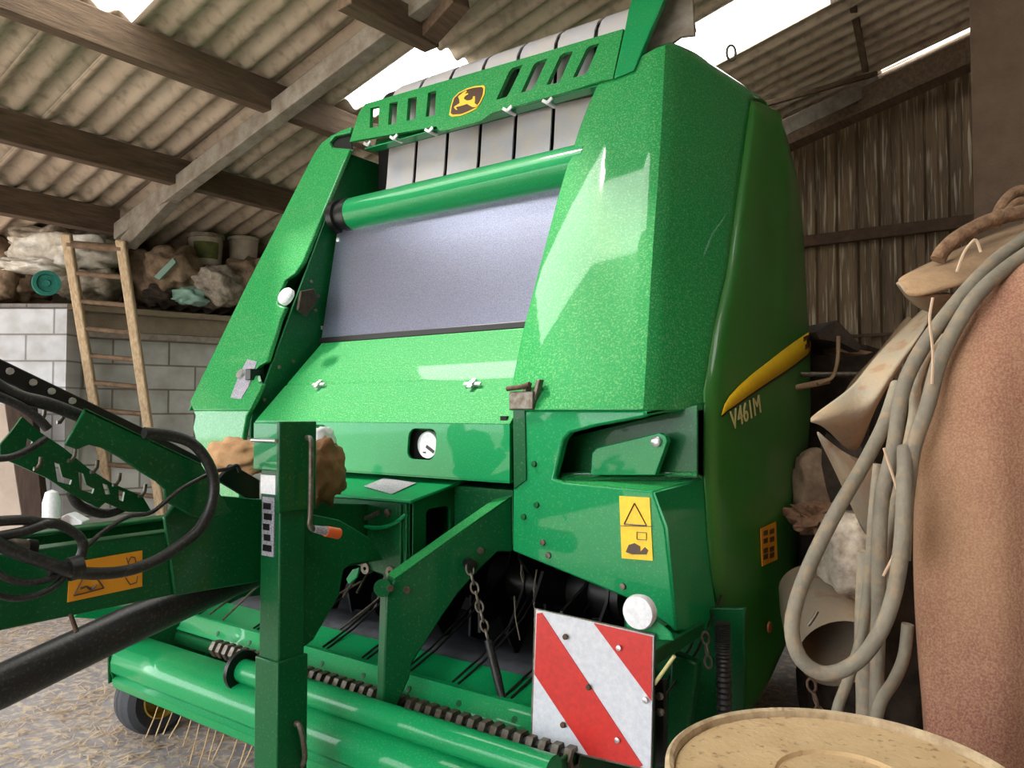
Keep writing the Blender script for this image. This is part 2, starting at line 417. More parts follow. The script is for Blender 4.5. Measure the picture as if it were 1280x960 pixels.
# knee brace below the left rafter end
beam(oD(160, 305, 6.0), oD(255, 205, 5.7), .1, .1, 'rafter')
# dark cross members at the top of the picture
beam(oR(430, -10, -.3), oR(540, 46, -.3), .12, .16, 'purlin')
beam(oR(575, -5, -.32), oR(528, 48, -.32), .12, .12, 'purlin')
# eave rail and strut near the right gable
beam(oD(955, 172, 6.3), oD(1097, 104, 6.6), .07, .13, 'rafter')
beam(oD(940, 135, 6.0), oD(1095, 92, 6.4), .04, .04, 'purlin')
beam(oY(1090, 108, 7.55), oY(1235, 55, 7.55), .12, .22, 'purlin')
beam(oD(1064, -6, 5.6), oD(1082, 88, 6.4), .05, .05, 'purlin')

# gable wall with box profile cladding
GY = 7.8
bm = bmesh.new()
def clad(bm, xa, xb, za_fn, zb_fn, Y, step=.19, face=1):
    n = int((xb-xa)/step); prof = []
    for i in range(n):
        x = xa+i*step
        prof += [(x, 0), (x+step*.42, 0), (x+step*.52, -.03), (x+step*.86, -.03), (x+step*.96, 0)]
    prof.append((xa+n*step, 0)); prev = None
    for x, o in prof:
        a_, b_ = bm.verts.new((x, Y+o*face, za_fn(x))), bm.verts.new((x, Y+o*face, zb_fn(x)))
        if prev: bm.faces.new([prev[0], a_, b_, prev[1]])
        prev = (a_, b_)
clad(bm, -8.2, 4.0, lambda x: 0, lambda x: roofz(x)-.12, GY)
w = done(bm, 'wall_back', 'clad', smooth=None, rec=False); struct(w)
s = w.modifiers.new('s', 'SOLIDIFY'); s.thickness = .01
rp = oY(1010, 302, GY-.06)
beam((-8, GY-.07, rp.z), (3.9, GY-.07, rp.z), .06, .11, 'rail')
beam((-8, GY-.07, rp.z-.95), (3.9, GY-.07, rp.z-.95), .03, .03, 'rail')
beam((-8, GY-.07, 1.3), (3.9, GY-.07, 1.3), .06, .11, 'rail')
# right wall (outside the frame, extended to block light) and rear-left eave wall
struct(box('wall_right', (4.0, -3.2, 0), (4.1, 8, 5.9), 'clad'))
struct(box('wall_left', (-8.3, 1.5, 0), (-8.2, 8, 2.78), 'post'))
struct(box('wall_light_block', (-.6, -3.3, 0), (4.1, -3.2, 5.9), 'clad'))  # unseen wall added to block light from the front right
# big post at the right edge
pp = rz((1222-640)/960*3.9, 3.9); bm = bmesh.new()
R = Matrix.Rotation(YAW+.12, 3, 'Z')
wv = .62
pa = YAW-.55
add_box(bm, (pp.x+math.cos(pa)*wv/2-math.sin(pa)*.1, pp.y+math.sin(pa)*wv/2+math.cos(pa)*.1, 2.9), (wv, .18, 5.8), Matrix.Rotation(pa, 3, 'Z'))
trim_i[0] += 1; trim(done(bm, 'trim_%d' % trim_i[0], 'post', bevel=.004))

# floor and the yard outside
struct(box('floor', (-8.3, -3.4, -.1), (4.1, 8.0, 0), 'floor', bevel=0))
o = box('ground', (-40, -40, -.25), (40, 40, -.102), 'yard', bevel=0); struct(o); o.name = 'floor_yard'

# left block walls under the loft
def uv_wall(name, p0, p1, z0, z1, th, m):
    p0 = Vector(p0); p1 = Vector(p1); d = (p1-p0); L = d.length; d.normalize(); nrm = Vector((-d.y, d.x, 0)).normalized()
    if nrm.dot(CAM-p0) > 0: nrm = -nrm
    bm = bmesh.new(); add_solid(bm, [[Vector((q.x, q.y, z)) for q, z in ((p0, z0), (p1, z0), (p1, z1), (p0, z1))]], nrm*th)
    uv = bm.loops.layers.uv.new('UVMap')
    for f in bm.faces:
        for l in f.loops:
            l[uv].uv = ((l.vert.co-p0).dot(d)+.12, l.vert.co.z)
    return struct(done(bm, name, m, smooth=None))
LOFT = 2.36
qa = oD(86, 480, 6.25); qd = Vector((.30, .954, 0))
w0 = Vector((qa.x, qa.y, 0))
uv_wall('wall_side', w0, w0+qd*4.2, 0, LOFT-.22, .2, 'block2')
pz = oD(82, 480, 6.05); pz0 = Vector((pz.x, pz.y, 0)); lft = _r*-1
uv_wall('wall_pier', pz0, pz0+lft*3.4, 0, LOFT-.02, .2, 'block')
# loft lintel and deck
nrm = Vector((-qd.y, qd.x, 0))
bm = bmesh.new(); q0 = w0-qd*.15+nrm*-.06
add_solid(bm, [[q0+Vector((0, 0, LOFT-.21)), q0+qd*4.3+Vector((0, 0, LOFT-.21)), q0+qd*4.3+Vector((0, 0, LOFT)), q0+Vector((0, 0, LOFT))]], nrm*.3)
trim_i[0] += 1; trim(done(bm, 'trim_%d' % trim_i[0], 'conc', bevel=.01))
bm = bmesh.new(); q1 = q0+Vector((0, 0, LOFT-.26))-nrm*.04
add_solid(bm, [[q1, q1+qd*4.3, q1+qd*4.3+Vector((0, 0, .05)), q1+Vector((0, 0, .05))]], nrm*.1)
trim_i[0] += 1; trim(done(bm, 'trim_%d' % trim_i[0], 'rafter', bevel=.004))
bm = bmesh.new(); e0 = pz0+lft*3.4
add_solid(bm, [[Vector((p.x, p.y, LOFT-.06)) for p in (pz0-Vector((0, 0, 0)), w0+qd*4.2, Vector((-8.2, 7.7, 0)), Vector((-8.2, .5, 0)), e0)]], (0, 0, .045))
struct(done(bm, 'floor_loft', 'conc', bevel=0))

# beige sheet and dark timber post at the far left
def camquad(name, pts, d, th, m): return plate(name, [oD(x, y, d) for x, y in pts], _f*th, m)
tag(camquad('board', [(-90, 505), (6, 505), (34, 690), (42, 762), (-90, 762)], 5.75, .02, 'beige'), 'beige sheet of board leaning behind the green drawbar at the left edge', 'board')
tag(camquad('timber_post', [(6, 500), (38, 500), (60, 700), (68, 762), (44, 762), (34, 690)], 5.7, .08, 'door_wood'), 'dark brown leaning timber beside the beige board', 'timber')

# ================================================================== LADDER
ld = group_empty('ladder', (0, 0, 0), 'pale wooden ladder leaning against the loft of the block wall', 'ladder')
def lad(x, y): # plane leaning against loft
    return on(x, y, oD(120, 375, 6.0), Vector((_f.x, _f.y, 0)).normalized()+Vector((0, 0, .32)))
parts = []
def ext(p, q, k): return p+(q-p)*k
tl, bl = lad(83, 292), lad(117, 500); tr, br = lad(151, 300), lad(186, 538)
for (t_, b_) in ((tl, bl), (tr, br)):
    dirn = (b_-t_).normalized(); foot = t_+dirn*((t_.z)/-dirn.z)
    s_ = (tr-tl).normalized(); nn = dirn.cross(s_).normalized()
    bm = bmesh.new(); R = Matrix((s_, dirn, nn)).transposed(); add_box(bm, (t_+foot)/2, (.075, (foot-t_).length, .05), R)
    parts.append(done(bm, 'rail', 'ladder', bevel=.012))
dl = (bl-tl).normalized(); dr = (br-tr).normalized()
ly = [307, 343, 378, 412, 446, 480, 514, 548, 582]
prevl = None
for i, y in enumerate(ly):
    A = lad(83+(y-292)*34/208, y-2); B = lad(151+(y+4-300)*35/238, y+4)
    parts.append(tube('rung', [A, B], .02 if i else .03, 'rung', seg=8))
k = 0
A9 = lad(83+(582-292)*34/208, 580); B9 = lad(151+(586-300)*35/238, 586); stp = (A9-lad(83+(548-292)*34/208, 546))
for i in range(1, 6):
    A, B = A9+stp*i*1.05, B9+stp*i*1.05
    if A.z > .1: parts.append(tube('rung', [A, B], .02, 'rung', seg=8))
adopt(ld, parts)

# ================================================================== THINGS ON THE LOFT
def loftpt(px, py, d):
    p = oD(px, py, d); return p
def sack(name, px, py, d, w, h, m, label, cat, seed, dep=.25, amp=.18, sharp=0, rot=None, freq=2.2):
    p = oD(px, py, d); k = d/F
    return tag(blob(name, p, (w*k/2, dep, h*k/2), m, seed=seed, amp=amp, rot=YAW if rot is None else rot, sharp=sharp, freq=freq), label, cat)
sack('sack', 82, 318, 6.4, 122, 42, 'sack_white', 'full white sack on the loft, lying on top behind the ladder head', 'sack', 1, .3)
sack('sack', 66, 301, 6.45, 84, 28, 'sack_grey', 'grey crumpled sack heaped above the white sacks left of the ladder', 'sack', 2, .3)
sack('sack', 52, 336, 6.35, 92, 17, 'sack_white', 'flat white sack on the loft sticking out over the teal lid', 'sack', 3, .3)
sack('paper_bag', 34, 312, 6.5, 22, 22, 'sack_white', 'small scrunched white bag at the left end of the white sacks', 'bag', 4, .12, .2)
sack('plastic_bag', 128, 292, 6.5, 38, 34, 'sack_grey', 'crumpled pale plastic bag between the two ladder tops', 'bag', 5, .15, .2, .1)
sack('sack', 12, 358, 6.3, 36, 42, 'sack_brown', 'round brown sack at the far left end of the loft', 'sack', 6, .2)
sack('sack', 40, 356, 6.45, 30, 36, 'sack_brown', 'small brown sack just left of the round teal lid', 'sack', 7, .2)
sack('sack', 116, 354, 6.55, 70, 42, 'sack_grey', 'dark creased sack behind the ladder rungs', 'sack', 8, .25, .2, .07)
sack('sack', 6, 318, 6.55, 50, 34, 'sack_brown', 'dusty brown bundle in the dark upper left corner of the loft', 'bundle', 9, .3)
sack('sack', 222, 340, 6.8, 62, 60, 'sack_brown', 'peaked brown sack with a pale teal stripe right of the ladder', 'sack', 10, .3, .15, .05)
sack('sack', 186, 348, 7.0, 62, 60, 'sack_brown', 'dark brown sack between the ladder and the peaked sack', 'sack', 11, .3, .2)
sack('sack', 274, 360, 6.9, 56, 46, 'sack_grey', 'crumpled grey sack under the white bucket on the loft', 'sack', 12, .3, .2, .07)
sack('sack', 320, 352, 7.2, 70, 50, 'sack_brown', 'brown sack at the right end of the loft beside the green baler', 'sack', 13, .3, .2)
sack('plastic_bag', 238, 370, 6.65, 36, 20, 'paleteal', 'small pale green plastic scrap on the loft edge', 'bag', 14, .12, .22, .08)
sack('rag', 205, 368, 6.7, 40, 22, 'scrap', 'small dark rag heap on the loft edge right of the ladder', 'rag', 15, .12, .2, .07)
st = plate('strip', [oD(192, 346, 6.45), oD(216, 322, 6.45), oD(220, 328, 6.45), oD(199, 350, 6.45)], _f*.02, 'paleteal'); tag(st, 'pale teal strip lying on the peaked brown sack', 'strip')
c0 = oD(58, 354, 6.08)
lid = lathe('lid', c0, -_f+_r*.75, [(0, .02), (.025, .02), (.03, .005), (.065, .005), (.072, .03), (.098, .03), (.102, 0), (.098, -.04), (0, -.05)], 'teal', seg=32)
tag(lid, 'round teal plastic lid standing on edge under the flat white sack', 'lid')
def bucket(px, py, d, w, label, lab=True, m='bucket'):
    p = oD(px, py, d); r = w*d/F/2; h = r*1.9
    g = group_empty('bucket', (p.x, p.y, p.z), label, 'bucket', 'plastic buckets on the loft')
    b_ = lathe('body', p, (0, 0, 1), [(0, 0), (r*.88, 0), (r*.98, h*.92), (0, h*.92)], m, seg=32)
    l_ = lathe('lid', p, (0, 0, 1), [(0, h), (r*1.02, h), (r*1.05, h*.97), (r*1.05, h*.88), (r*.96, h*.87), (0, h*.87)], 'bucket' if not lab else 'sack_grey', seg=32)
    ps = [b_, l_]
    if lab:
        bm = bmesh.new(); rows = []
        x_, y_ = _r, Vector((_f.x, _f.y, 0)).normalized()
        for hz in (h*.2, h*.72):
            rr = r*(.88+.1*hz/h)+.004
            rows.append([bm.verts.new(p+Vector((0, 0, hz))+(x_*math.cos(a_)-y_*math.sin(a_))*rr) for a_ in [PI*(.12+.5*k/10) for k in range(11)]])
        for k in range(10): bm.faces.new([rows[0][k], rows[0][k+1], rows[1][k+1], rows[1][k]])
        ps.append(done(bm, 'paper_label', 'bucketlabel', rec=False))
    adopt(g, ps)
bucket(257, 334, 7.0, 42, 'white lidded bucket with a printed olive label on the loft')
bucket(304, 332, 7.3, 36, 'plain dusty bucket on the loft right of the labelled one', False)
# ================================================================== ROUND BALER
baler = group_empty('round_baler', (-2.4, 2.8, 0), 'large green round baler with yellow stripe parked in the barn', 'baler')
BP = []
def B(o, label=None):
    if label: o['label'] = label
    BP.append(o); return o
SUB = []
def S(parent, o, label=None):
    SUB.append((parent, o))
    if label: o['label'] = label
    return o
XC = -2.405
def mir(p): return Vector((2*XC-p.x, p.y, p.z))
# side plane of the right hand
def gx(z): return -1.0-.13*max(0, (z-1.5))/1.4
def oG(px, py):
    p = oX(px, py, -1.0)
    for _ in range(4): p = oX(px, py, gx(p.z))
    return p
# --- right tower
inR = [oF(*q) for q in ((752, 99), (733, 140), (712, 205), (700, 245), (655, 418), (643, 478), (640, 502))]
aR = [oF(*q) for q in ((832, 56), (826, 180), (815, 330), (805, 500))]
bR = [oG(*q) for q in ((939, 127), (928, 200), (919, 260), (909, 337), (892, 410), (879, 492), (880, 600), (884, 700), (893, 790))]


zs = [1.5+.12*i for i in range(12)]+[2.88]
zt_in, zt_a, zt_b = inR[0].z, aR[0].z, bR[0].z
rows = []
N_ = 13
for i in range(N_+1):
    t = i/N_
    pi = resample(inR, 1.5+(zt_in-1.5)*t); pa = resample(aR, 1.5+(zt_a-1.5)*t); pb = resample(bR, 1.5+(zt_b-1.5)*t)
    if i == 0: pi.z = pa.z = pb.z = 1.5
    front = pi-pa; fl = front.length; rr = .05
    pa1 = pa+front*(rr/fl); side = pb-pa; pa2 = pa+side.normalized()*rr
    mid = (pa1+pa2)/2*.4+pa*.6
    back = pi+Vector((0, .3, 0)); 
    edge = pi+front.normalized()*.008+Vector((0, .01, 0))
    row = [back, edge, pi.lerp(pa, .02), pi.lerp(pa, .5), pa1.lerp(pi, .03), pa1, mid, pa2, pa2.lerp(pb, .05), pa.lerp(pb, .92), pb+Vector((-.004, .012, 0))]
    rows.append(row)
# rounded cap over the top
rows.insert(-1, [a_.lerp(b_, .96) for a_, b_ in zip(rows[-2], rows[-1])])
rows.insert(1, [a_.lerp(b_, .04) for a_, b_ in zip(rows[0], rows[1])])
cap = [Vector(p)+Vector((0, .16, .012)) for p in rows[-1]]; top1 = []
topref = oD(868, 42, 3.25)
last = rows[-1]
c1 = []
for k, p in enumerate(last):
    c1.append(p+Vector((0, .05, .035)) if k > 1 else p+Vector((0, .0, .01)))
c2 = [p+Vector((0, .22, .07)) if k > 1 else p+Vector((0, .05, .02)) for k, p in enumerate(last)]
c3 = [p+Vector((0, .55, .0)) if k > 1 else p+Vector((0, .3, 0)) for k, p in enumerate(last)]
rows += [c1, c2, c3]
tr_ = B(grid('right_front_cover', rows, 'green_dusty', thick=.012, smooth=40))
tr_.data.set_sharp_from_angle(angle=math.radians(35))

# --- left tower (mirrored depth, own outline)
inL = [oF(*q) for q in ((437, 186), (405, 262), (372, 340), (345, 420), (322, 485), (303, 548))]
aL = [oF(*q) for q in ((425, 157), (392, 192), (307, 358), (237, 502))]

bm = bmesh.new()
outl = [(437, 186), (431, 200), (405, 262), (378, 328), (368, 342), (356, 350), (350, 362), (346, 380), (356, 384), (349, 400), (333, 452), (324, 457), (318, 463), (322, 478), (327, 480), (322, 492), (308, 520), (303, 548), (297, 585), (300, 640), (262, 640), (247, 560), (241, 535), (244, 520), (237, 502), (307, 358), (392, 192), (402, 178), (414, 169), (428, 162), (440, 158), (437, 166), (418, 170), (411, 178), (414, 184)]
# upper part follows the leaning plane, lower part stands upright at the same line
def LT(x, y):
    p = oF(x, y)
    if p.z < 1.5: p = oY(x, y, 2.262)
    return p
up = [q for q in outl if oF(*q).z >= 1.5]; 
P = [LT(*q) for q in outl]
hi = [p for p in P]
# split into two coplanar pieces at z=1.5
def clip(poly, z, keep_above):
    out = []
    for a_, b_ in zip(poly, poly[1:]+poly[:1]):
        ia, ib = (a_.z >= z) == keep_above, (b_.z >= z) == keep_above
        if ia: out.append(a_)
        if ia != ib: out.append(a_.lerp(b_, (z-a_.z)/(b_.z-a_.z)))
    return out
PF = [oF(*q) for q in outl]
add_solid(bm, [clip(PF, 1.5, True)], (0, .03, 0))
lo_ = [oY(x, y, 2.257) for x, y in outl]
add_solid(bm, [clip(lo_, 1.5, False)], (0, .03, 0))
B(done(bm, 'left_front_cover', 'green_dusty', bevel=.006))
# outer side of the left half, mirrored from the right half
rowsL = []
for i in range(N_+1):
    t = i/N_
    pa = resample(aL, 1.5+(2.92-1.5)*t); pb = mir(resample(bR, 1.5+(zt_b-1.5)*t))
    rowsL.append([pa+Vector((.004, .02, 0)), pa.lerp(pb, .5), pb, pb+Vector((.03, .5, 0)), pb+Vector((.1, 1.0, 0))])
B(grid('left_side_cover', rowsL, 'green', thick=.012, smooth=40))
# inner wall of the left half (a flat sheet seen inside the throat)
XI = inL[2].x+.02
w1 = [(XI, 2.28, 1.2), (XI, 2.28, 1.45), (XI, 2.90, 2.93), (XI, 3.5, 2.93), (XI, 3.5, 1.2)]
B(plate('inner_wall', [Vector(p) for p in w1], (-.012, 0, 0), 'green_dark'))
XJ = inR[2].x+.05
B(plate('inner_wall', [Vector((XJ if p[0] == XI else XJ, p[1]+.1, p[2])) for p in w1], (.012, 0, 0), 'green_dark'))
# --- hood
HX0, HX1 = oY(319, 526, 2.27).x, oY(637, 530, 2.27).x
hz = oY(480, 528, 2.27).z; hy2 = 2.68; hz2 = hz+.41

bm = bmesh.new()
ym, zm = (2.27+hy2)/2-.03, (hz+hz2)/2-.03
prof = [(2.27, hz), (ym, zm), (ym+.004, zm-.004), (ym+.012, zm+.012), (hy2, hz2), (hy2, hz2-.05), (2.36, hz-.03), (2.31, hz-.03)]
add_solid(bm, [[Vector((HX0, y, z)) for y, z in prof]], (HX1-HX0, 0, 0))
hood = B(done(bm, 'hood', 'green_dusty', bevel=.004))
zb = 1.235
gc = oY(527, 555, 2.27)
def rr_(cx, cz, w, h, r, Y, n=5, sk=0):
    out = []
    for sx, sz, a0 in ((1, 1, 0), (-1, 1, 90), (-1, -1, 180), (1, -1, 270)):
        for k in range(n+1):
            a_ = math.radians(a0+90*k/n)
            x = cx+sx*(w-r)+r*math.cos(a_); z = cz+sz*(h-r)+r*math.sin(a_); out.append(Vector((x+sk*(z-cz), Y, z)))
    return out
gc2 = oY(394, 548, 2.27)
fr = [Vector((HX0, 2.27, zb)), Vector((HX1, 2.27, zb)), Vector((HX1, 2.27, hz-.002)), Vector((HX0, 2.27, hz-.002))]
front = B(plate('front_panel', [fr, rr_(gc.x, gc.z, .075, .062, .035, 2.27, sk=.1), rr_(gc2.x, gc2.z, .075, .062, .035, 2.27, sk=.1)], (0, .012, 0), 'green'))
B(plate('front_panel_flange', [Vector((HX0, 2.27, zb)), Vector((HX1, 2.27, zb)), Vector((HX1, 2.5, zb+.02)), Vector((HX0, 2.5, zb+.02))], (0, 0, .01), 'green'))
B(plate('hood_end', [Vector((HX1-.002, y, z)) for y, z in ((2.275, zb), (2.275, hz-.01), (hy2, hz2-.02), (hy2, zb))], (-.01, 0, 0), 'green_dark'))
for g in (gc, gc2):
    B(box('gauge_recess', (g.x-.1, 2.31, g.z-.09), (g.x+.11, 2.36, g.z+.09), 'recess_shade', bevel=0))
    G = B(lathe('pressure_gauge', (g.x+.018, 2.315, g.z-.004), (0, -1, 0), [(0, 0), (.052, 0), (.056, .02), (.052, .032), (.049, .026), (0, .026)], 'white', seg=32), 'round white dial gauge in the front panel')
    nb = bmesh.new(); add_box(nb, (g.x+.03, 2.286, g.z-.02), (.045, .003, .012), Matrix.Rotation(.5, 3, 'Y')); add_box(nb, (g.x+.0, 2.286, g.z-.034), (.014, .003, .006))
    S(G, done(nb, 'needle', 'blacksteel'))
# hood wing clips
for px in (400, 592):
    p = on(px, 483, (0, 2.27, hz), Vector((0, -1, 1)))
    nb = bmesh.new(); n45 = Vector((0, -.7, .7))
    add_box(nb, p+n45*.012, (.085, .014, .01), Matrix.Rotation(PI/4, 3, 'X')); add_box(nb, p+n45*.015, (.02, .05, .012), Matrix.Rotation(PI/4, 3, 'X')); add_tube(nb, [p-n45*.02, p+n45*.025], .012, 8)
    B(done(nb, 'wing_clip', 'chrome'), 'bright quarter-turn clip on the hood')
# --- dark throat panel
pb_ = oY(402, 427, hy2+.005); ptz = oY(422, 285, 2.79)
B(plate('throat_panel', [Vector((HX0-.02, hy2, hz2-.01)), Vector((-1.45, hy2, hz2-.01)), Vector((-1.45, hy2+.11, ptz.z)), Vector((HX0-.02, hy2+.11, ptz.z))], (0, .02, 0), 'screen'), 'dark glossy sheet panel under the green roller')
B(plate('throat_panel_edge', [Vector((HX0-.02, hy2-.012, hz2-.01)), Vector((-1.45, hy2-.012, hz2-.01)), Vector((-1.45, hy2-.012, hz2+.02)), Vector((HX0-.02, hy2-.012, hz2+.02))], (0, .012, 0), 'blacksteel'))
B(plate('throat_panel_top', [Vector((HX0, hy2+.09, ptz.z)), Vector((-1.5, hy2+.09, ptz.z)), Vector((-1.5, hy2+.2, ptz.z+.01)), Vector((HX0, hy2+.2, ptz.z+.01))], (0, 0, .006), 'sheet'))
for px, py in ((424, 300), (403, 410)):
    p = oY(px, py, 2.72); B(lathe('bolt', p, (0, -1, 0), [(0, 0), (.012, 0), (.012, .012), (0, .014)], 'chrome', seg=8))
# --- green roller
RY = 2.79; R0 = oY(438, 259, RY); R1 = oY(712, 221, RY); rzc = (R0.z+R1.z)/2

B(tube('roller', [(R0.x+.02, RY, rzc), (XJ, RY, rzc)], .086, 'green', seg=40))
B(tube('roller_bearing', [(R0.x-.1, RY, rzc), (R0.x-.06, RY, rzc), (R0.x-.055, RY, rzc), (R0.x-.02, RY, rzc), (R0.x-.015, RY, rzc), (R0.x+.03, RY, rzc)], [.09, .09, .075, .075, .088, .088], 'blacksteel', seg=32))
# --- belts: front run, over the top roller and back down
tcY, tcZ, tR = 3.2, 3.19, .17
bprof = [(2.93, 2.35), (3.0, 2.75)]+[(tcY+tR*math.cos(a_), tcZ+tR*math.sin(a_)) for a_ in [math.radians(v) for v in (195, 180, 160, 140, 120, 100, 80, 60, 40, 20, 0)]]+[(3.5, 2.4)]
bw = .197; bx = oY(480, 215, 2.98).x
for k in range(7):
    x0 = bx+k*(bw+.022)
    ip = [(2.94, 2.35), (3.01, 2.75)]+[(tcY+(tR-.009)*math.cos(a_), tcZ+(tR-.009)*math.sin(a_)) for a_ in [math.radians(v) for v in (195, 180, 160, 140, 120, 100, 80, 60, 40, 20, 0)]]+[(3.49, 2.4)]
    bm = bmesh.new(); add_solid(bm, [[Vector((x0, y, z)) for y, z in bprof+ip[::-1]]], (bw, 0, 0)); B(done(bm, 'belt', 'belt'))
B(tube('belt_roller', [(bx-.1, tcY, tcZ), (bx+7*(bw+.022), tcY, tcZ)], tR-.012, 'blacksteel', seg=32))
B(box('throat_back', (inL[1].x, 3.12, 2.0), (-1.3, 3.16, 3.0), 'recess_shade', bevel=0))
# --- top cover with slots and badge
def cF(x, y): return oF(x, y, -.02)
outer = [cF(*q) for q in ((437, 177), (449, 140), (456, 130), (500, 117), (640, 77), (779, 36), (766, 98), (752, 101), (700, 117), (625, 138), (615, 141), (601, 151), (590, 154), (560, 162), (549, 163), (545, 158), (500, 166))]
slots = []
for q in ([(462, 160), (463, 135), (474, 133), (473, 158)], [(485, 156), (487, 129), (497, 127), (495, 154)], [(508, 151), (510, 123), (521, 121), (519, 149)], [(532, 146), (535, 116), (545, 113), (544, 144)]):
    slots.append([cF(*v) for v in q])
for q in ([(620, 125), (636, 90), (640, 85), (653, 81), (650, 88), (637, 115), (633, 121)], [(651, 116), (667, 81), (672, 77), (684, 73), (680, 82), (669, 106), (664, 112)], [(683, 106), (700, 70), (705, 66), (716, 64), (711, 76), (701, 99), (696, 104)], [(716, 97), (733, 61), (738, 57), (749, 54), (745, 64), (734, 90), (729, 94)]):
    slots.append([cF(*v) for v in q])
cover = B(plate('top_cover', [outer]+slots, (0, .025, 0), 'green_dusty'))
# folded top edge and the inner return
tcA, tcB = cF(456, 130), cF(779, 36)
B(plate('top_cover_fold', [tcA, tcB, tcB+Vector((0, .09, .012)), tcA+Vector((0, .09, .012))], (0, 0, -.012), 'green'))
B(plate('cover_backing', [p+Vector((0, .14, 0)) for p in (cF(445, 172), cF(456, 134), cF(779, 42), cF(764, 96))], (0, .01, 0), 'rust'))
# badge
bc = cF(585, 126); ex = (cF(607, 119)-cF(563, 133)).normalized()
def bp_(px, py, off=.004): return cF(px, py)+Vector((0, -off, 0))
bd = [(562, 144), (564, 133), (567, 123), (574, 116), (584, 111), (594, 108), (605, 107), (607, 109), (606, 118), (602, 127), (596, 136), (586, 141), (576, 145), (565, 146)]
badge = B(plate('badge', [[bp_(*q, .004) for q in bd]][0], (0, .006, 0), 'gold', bevel=0), 'yellow-edged dark badge with a leaping deer')
cx_, cy_ = 585, 126
bi = [(cx_+(x-cx_)*.9, cy_+(y-cy_)*.88) for x, y in bd]
S(badge, plate('badge_field', [bp_(*q, .007) for q in bi], (0, .003, 0), 'emblem', bevel=0))
deer = [(569, 134), (573, 131.5), (576, 129.5), (575.5, 125), (574, 121.5), (577, 119), (580, 116.5), (584, 114), (585, 115), (582, 118.5), (586, 117), (586.5, 118.5), (582.5, 121), (581, 124), (585, 126.5), (589, 126), (592, 124.5), (593, 121), (595, 121), (595, 127), (594.5, 129.5), (598, 132), (596, 134.5), (592, 134.5), (589, 133), (585, 130.5), (581, 132), (576, 133.5), (571, 134.5), (573, 138), (571.5, 138), (569, 135.5)]
S(badge, plate('deer_emblem', [bp_(*q, .009) for q in deer], (0, .003, 0), 'gold', bevel=0))
# wing-clip bar below the cover
b0, b1 = cF(452, 186), cF(752, 104)
bb = [b0+Vector((0, .10, .01)), b1+Vector((0, .10, .01)), b1+Vector((0, .10, .07)), b0+Vector((0, .10, .07))]
B(plate('clip_bar', bb, (0, .01, 0), 'green_dark'))
B(plate('clip_bar_flange', [bb[0], bb[1], bb[1]+Vector((0, -.08, -.008)), bb[0]+Vector((0, -.08, -.008))], (0, 0, .008), 'green'))
B(plate('shoulder_recess', [oF(x, y, .03) for x, y in ((411, 186), (417, 171), (437, 162), (440, 188))], (0, .01, 0), 'recess_shade', bevel=0))  # dark plate painted as the shade in the shoulder hole
for px, py in ((459, 181), (492, 173), (536, 164), (634, 138), (684, 128)):
    p = cF(px, py)+Vector((0, .03, 0)); nb = bmesh.new()
    add_tube(nb, [p+Vector((0, .03, 0)), p+Vector((0, -.03, 0))], .01, 8)
    add_box(nb, p+Vector((-.012, -.03, .006)), (.03, .008, .014), Matrix.Rotation(.6, 3, 'Y')); add_box(nb, p+Vector((.014, -.03, .006)), (.03, .008, .014), Matrix.Rotation(-.6, 3, 'Y'))
    B(done(nb, 'wing_nut', 'chrome'), 'bright wing nut on the bar under the cover')
# upper bracket right of the cover
B(plate('top_bracket', [oF(x, y, -.02) for x, y in ((767, 98), (792, 88), (831, -4), (845, -40), (800, -40), (785, 15), (781, 36))], (0, .03, 0), 'green'))
B(plate('top_frame_plate', [oF(x, y, .1) for x, y in ((789, 92), (815, 72), (850, 46), (868, 44), (864, -30), (838, -30), (826, 2))], (0, .02, 0), 'rafter'), 'grey dusty steel plate beside the top bracket')
B(tube('cable', [oD(862, -20, 3.4), oD(864, 6, 3.4), oD(869, 40, 3.35)], .006, 'black', smoothpts=4))
ey = oG(913, 66)
bm = bmesh.new(); add_torus(bm, oD(914, 66, 3.45), (0, 0, 1), _f, .035, .02, .006); B(done(bm, 'lifting_ring', 'steel'))

# --- side shield (right)
silh = [oG(*q) for q in ((946, 108), (965, 140), (984, 190), (998, 240), (1004, 300), (1008, 390), (1012, 430), (1012, 500), (1004, 620), (998, 700), (988, 790), (978, 835), (962, 862))]

rows = []
zb_, zt_ = .38, 2.9
fb = [oG(*q) for q in ((939, 122), (928, 200), (919, 260), (909, 337), (892, 410), (879, 492), (880, 600), (886, 700), (898, 770), (917, 782), (914, 840), (904, 892))]
nr = 34
for i in range(nr+1):
    z = zb_+(zt_-zb_)*i/nr
    a_ = resample(fb, z); s_ = resample(silh, z)
    if z < .62: s_ = s_+Vector((0, -((.62-z)/.24)**2*.42, 0))
    a_ = Vector((gx(z), a_.y, z)); s_ = Vector((gx(z), s_.y, z))
    row = []
    for k in range(15):
        u = k/14; p = a_.lerp(s_, u)
        bul = .045*math.sin(PI*min(1, u*1.02))**.6 if u < 1 else 0
        if u > .4: bul += .02*min(1, (u-.4)/.08)*(1 if z > 1.85 else 0)*max(0, 1-(u-.4)/.6)
        row.append(p+Vector((bul, 0, 0)))
    back = s_+Vector((-.06, .05, 0)); row.append(back); row.append(s_+Vector((-.3, .12, 0)))
    rows.append(row)
shield = B(grid('side_shield', rows, 'green_side', thick=.01, smooth='all'), 'curved dark green side panel with yellow stripe')
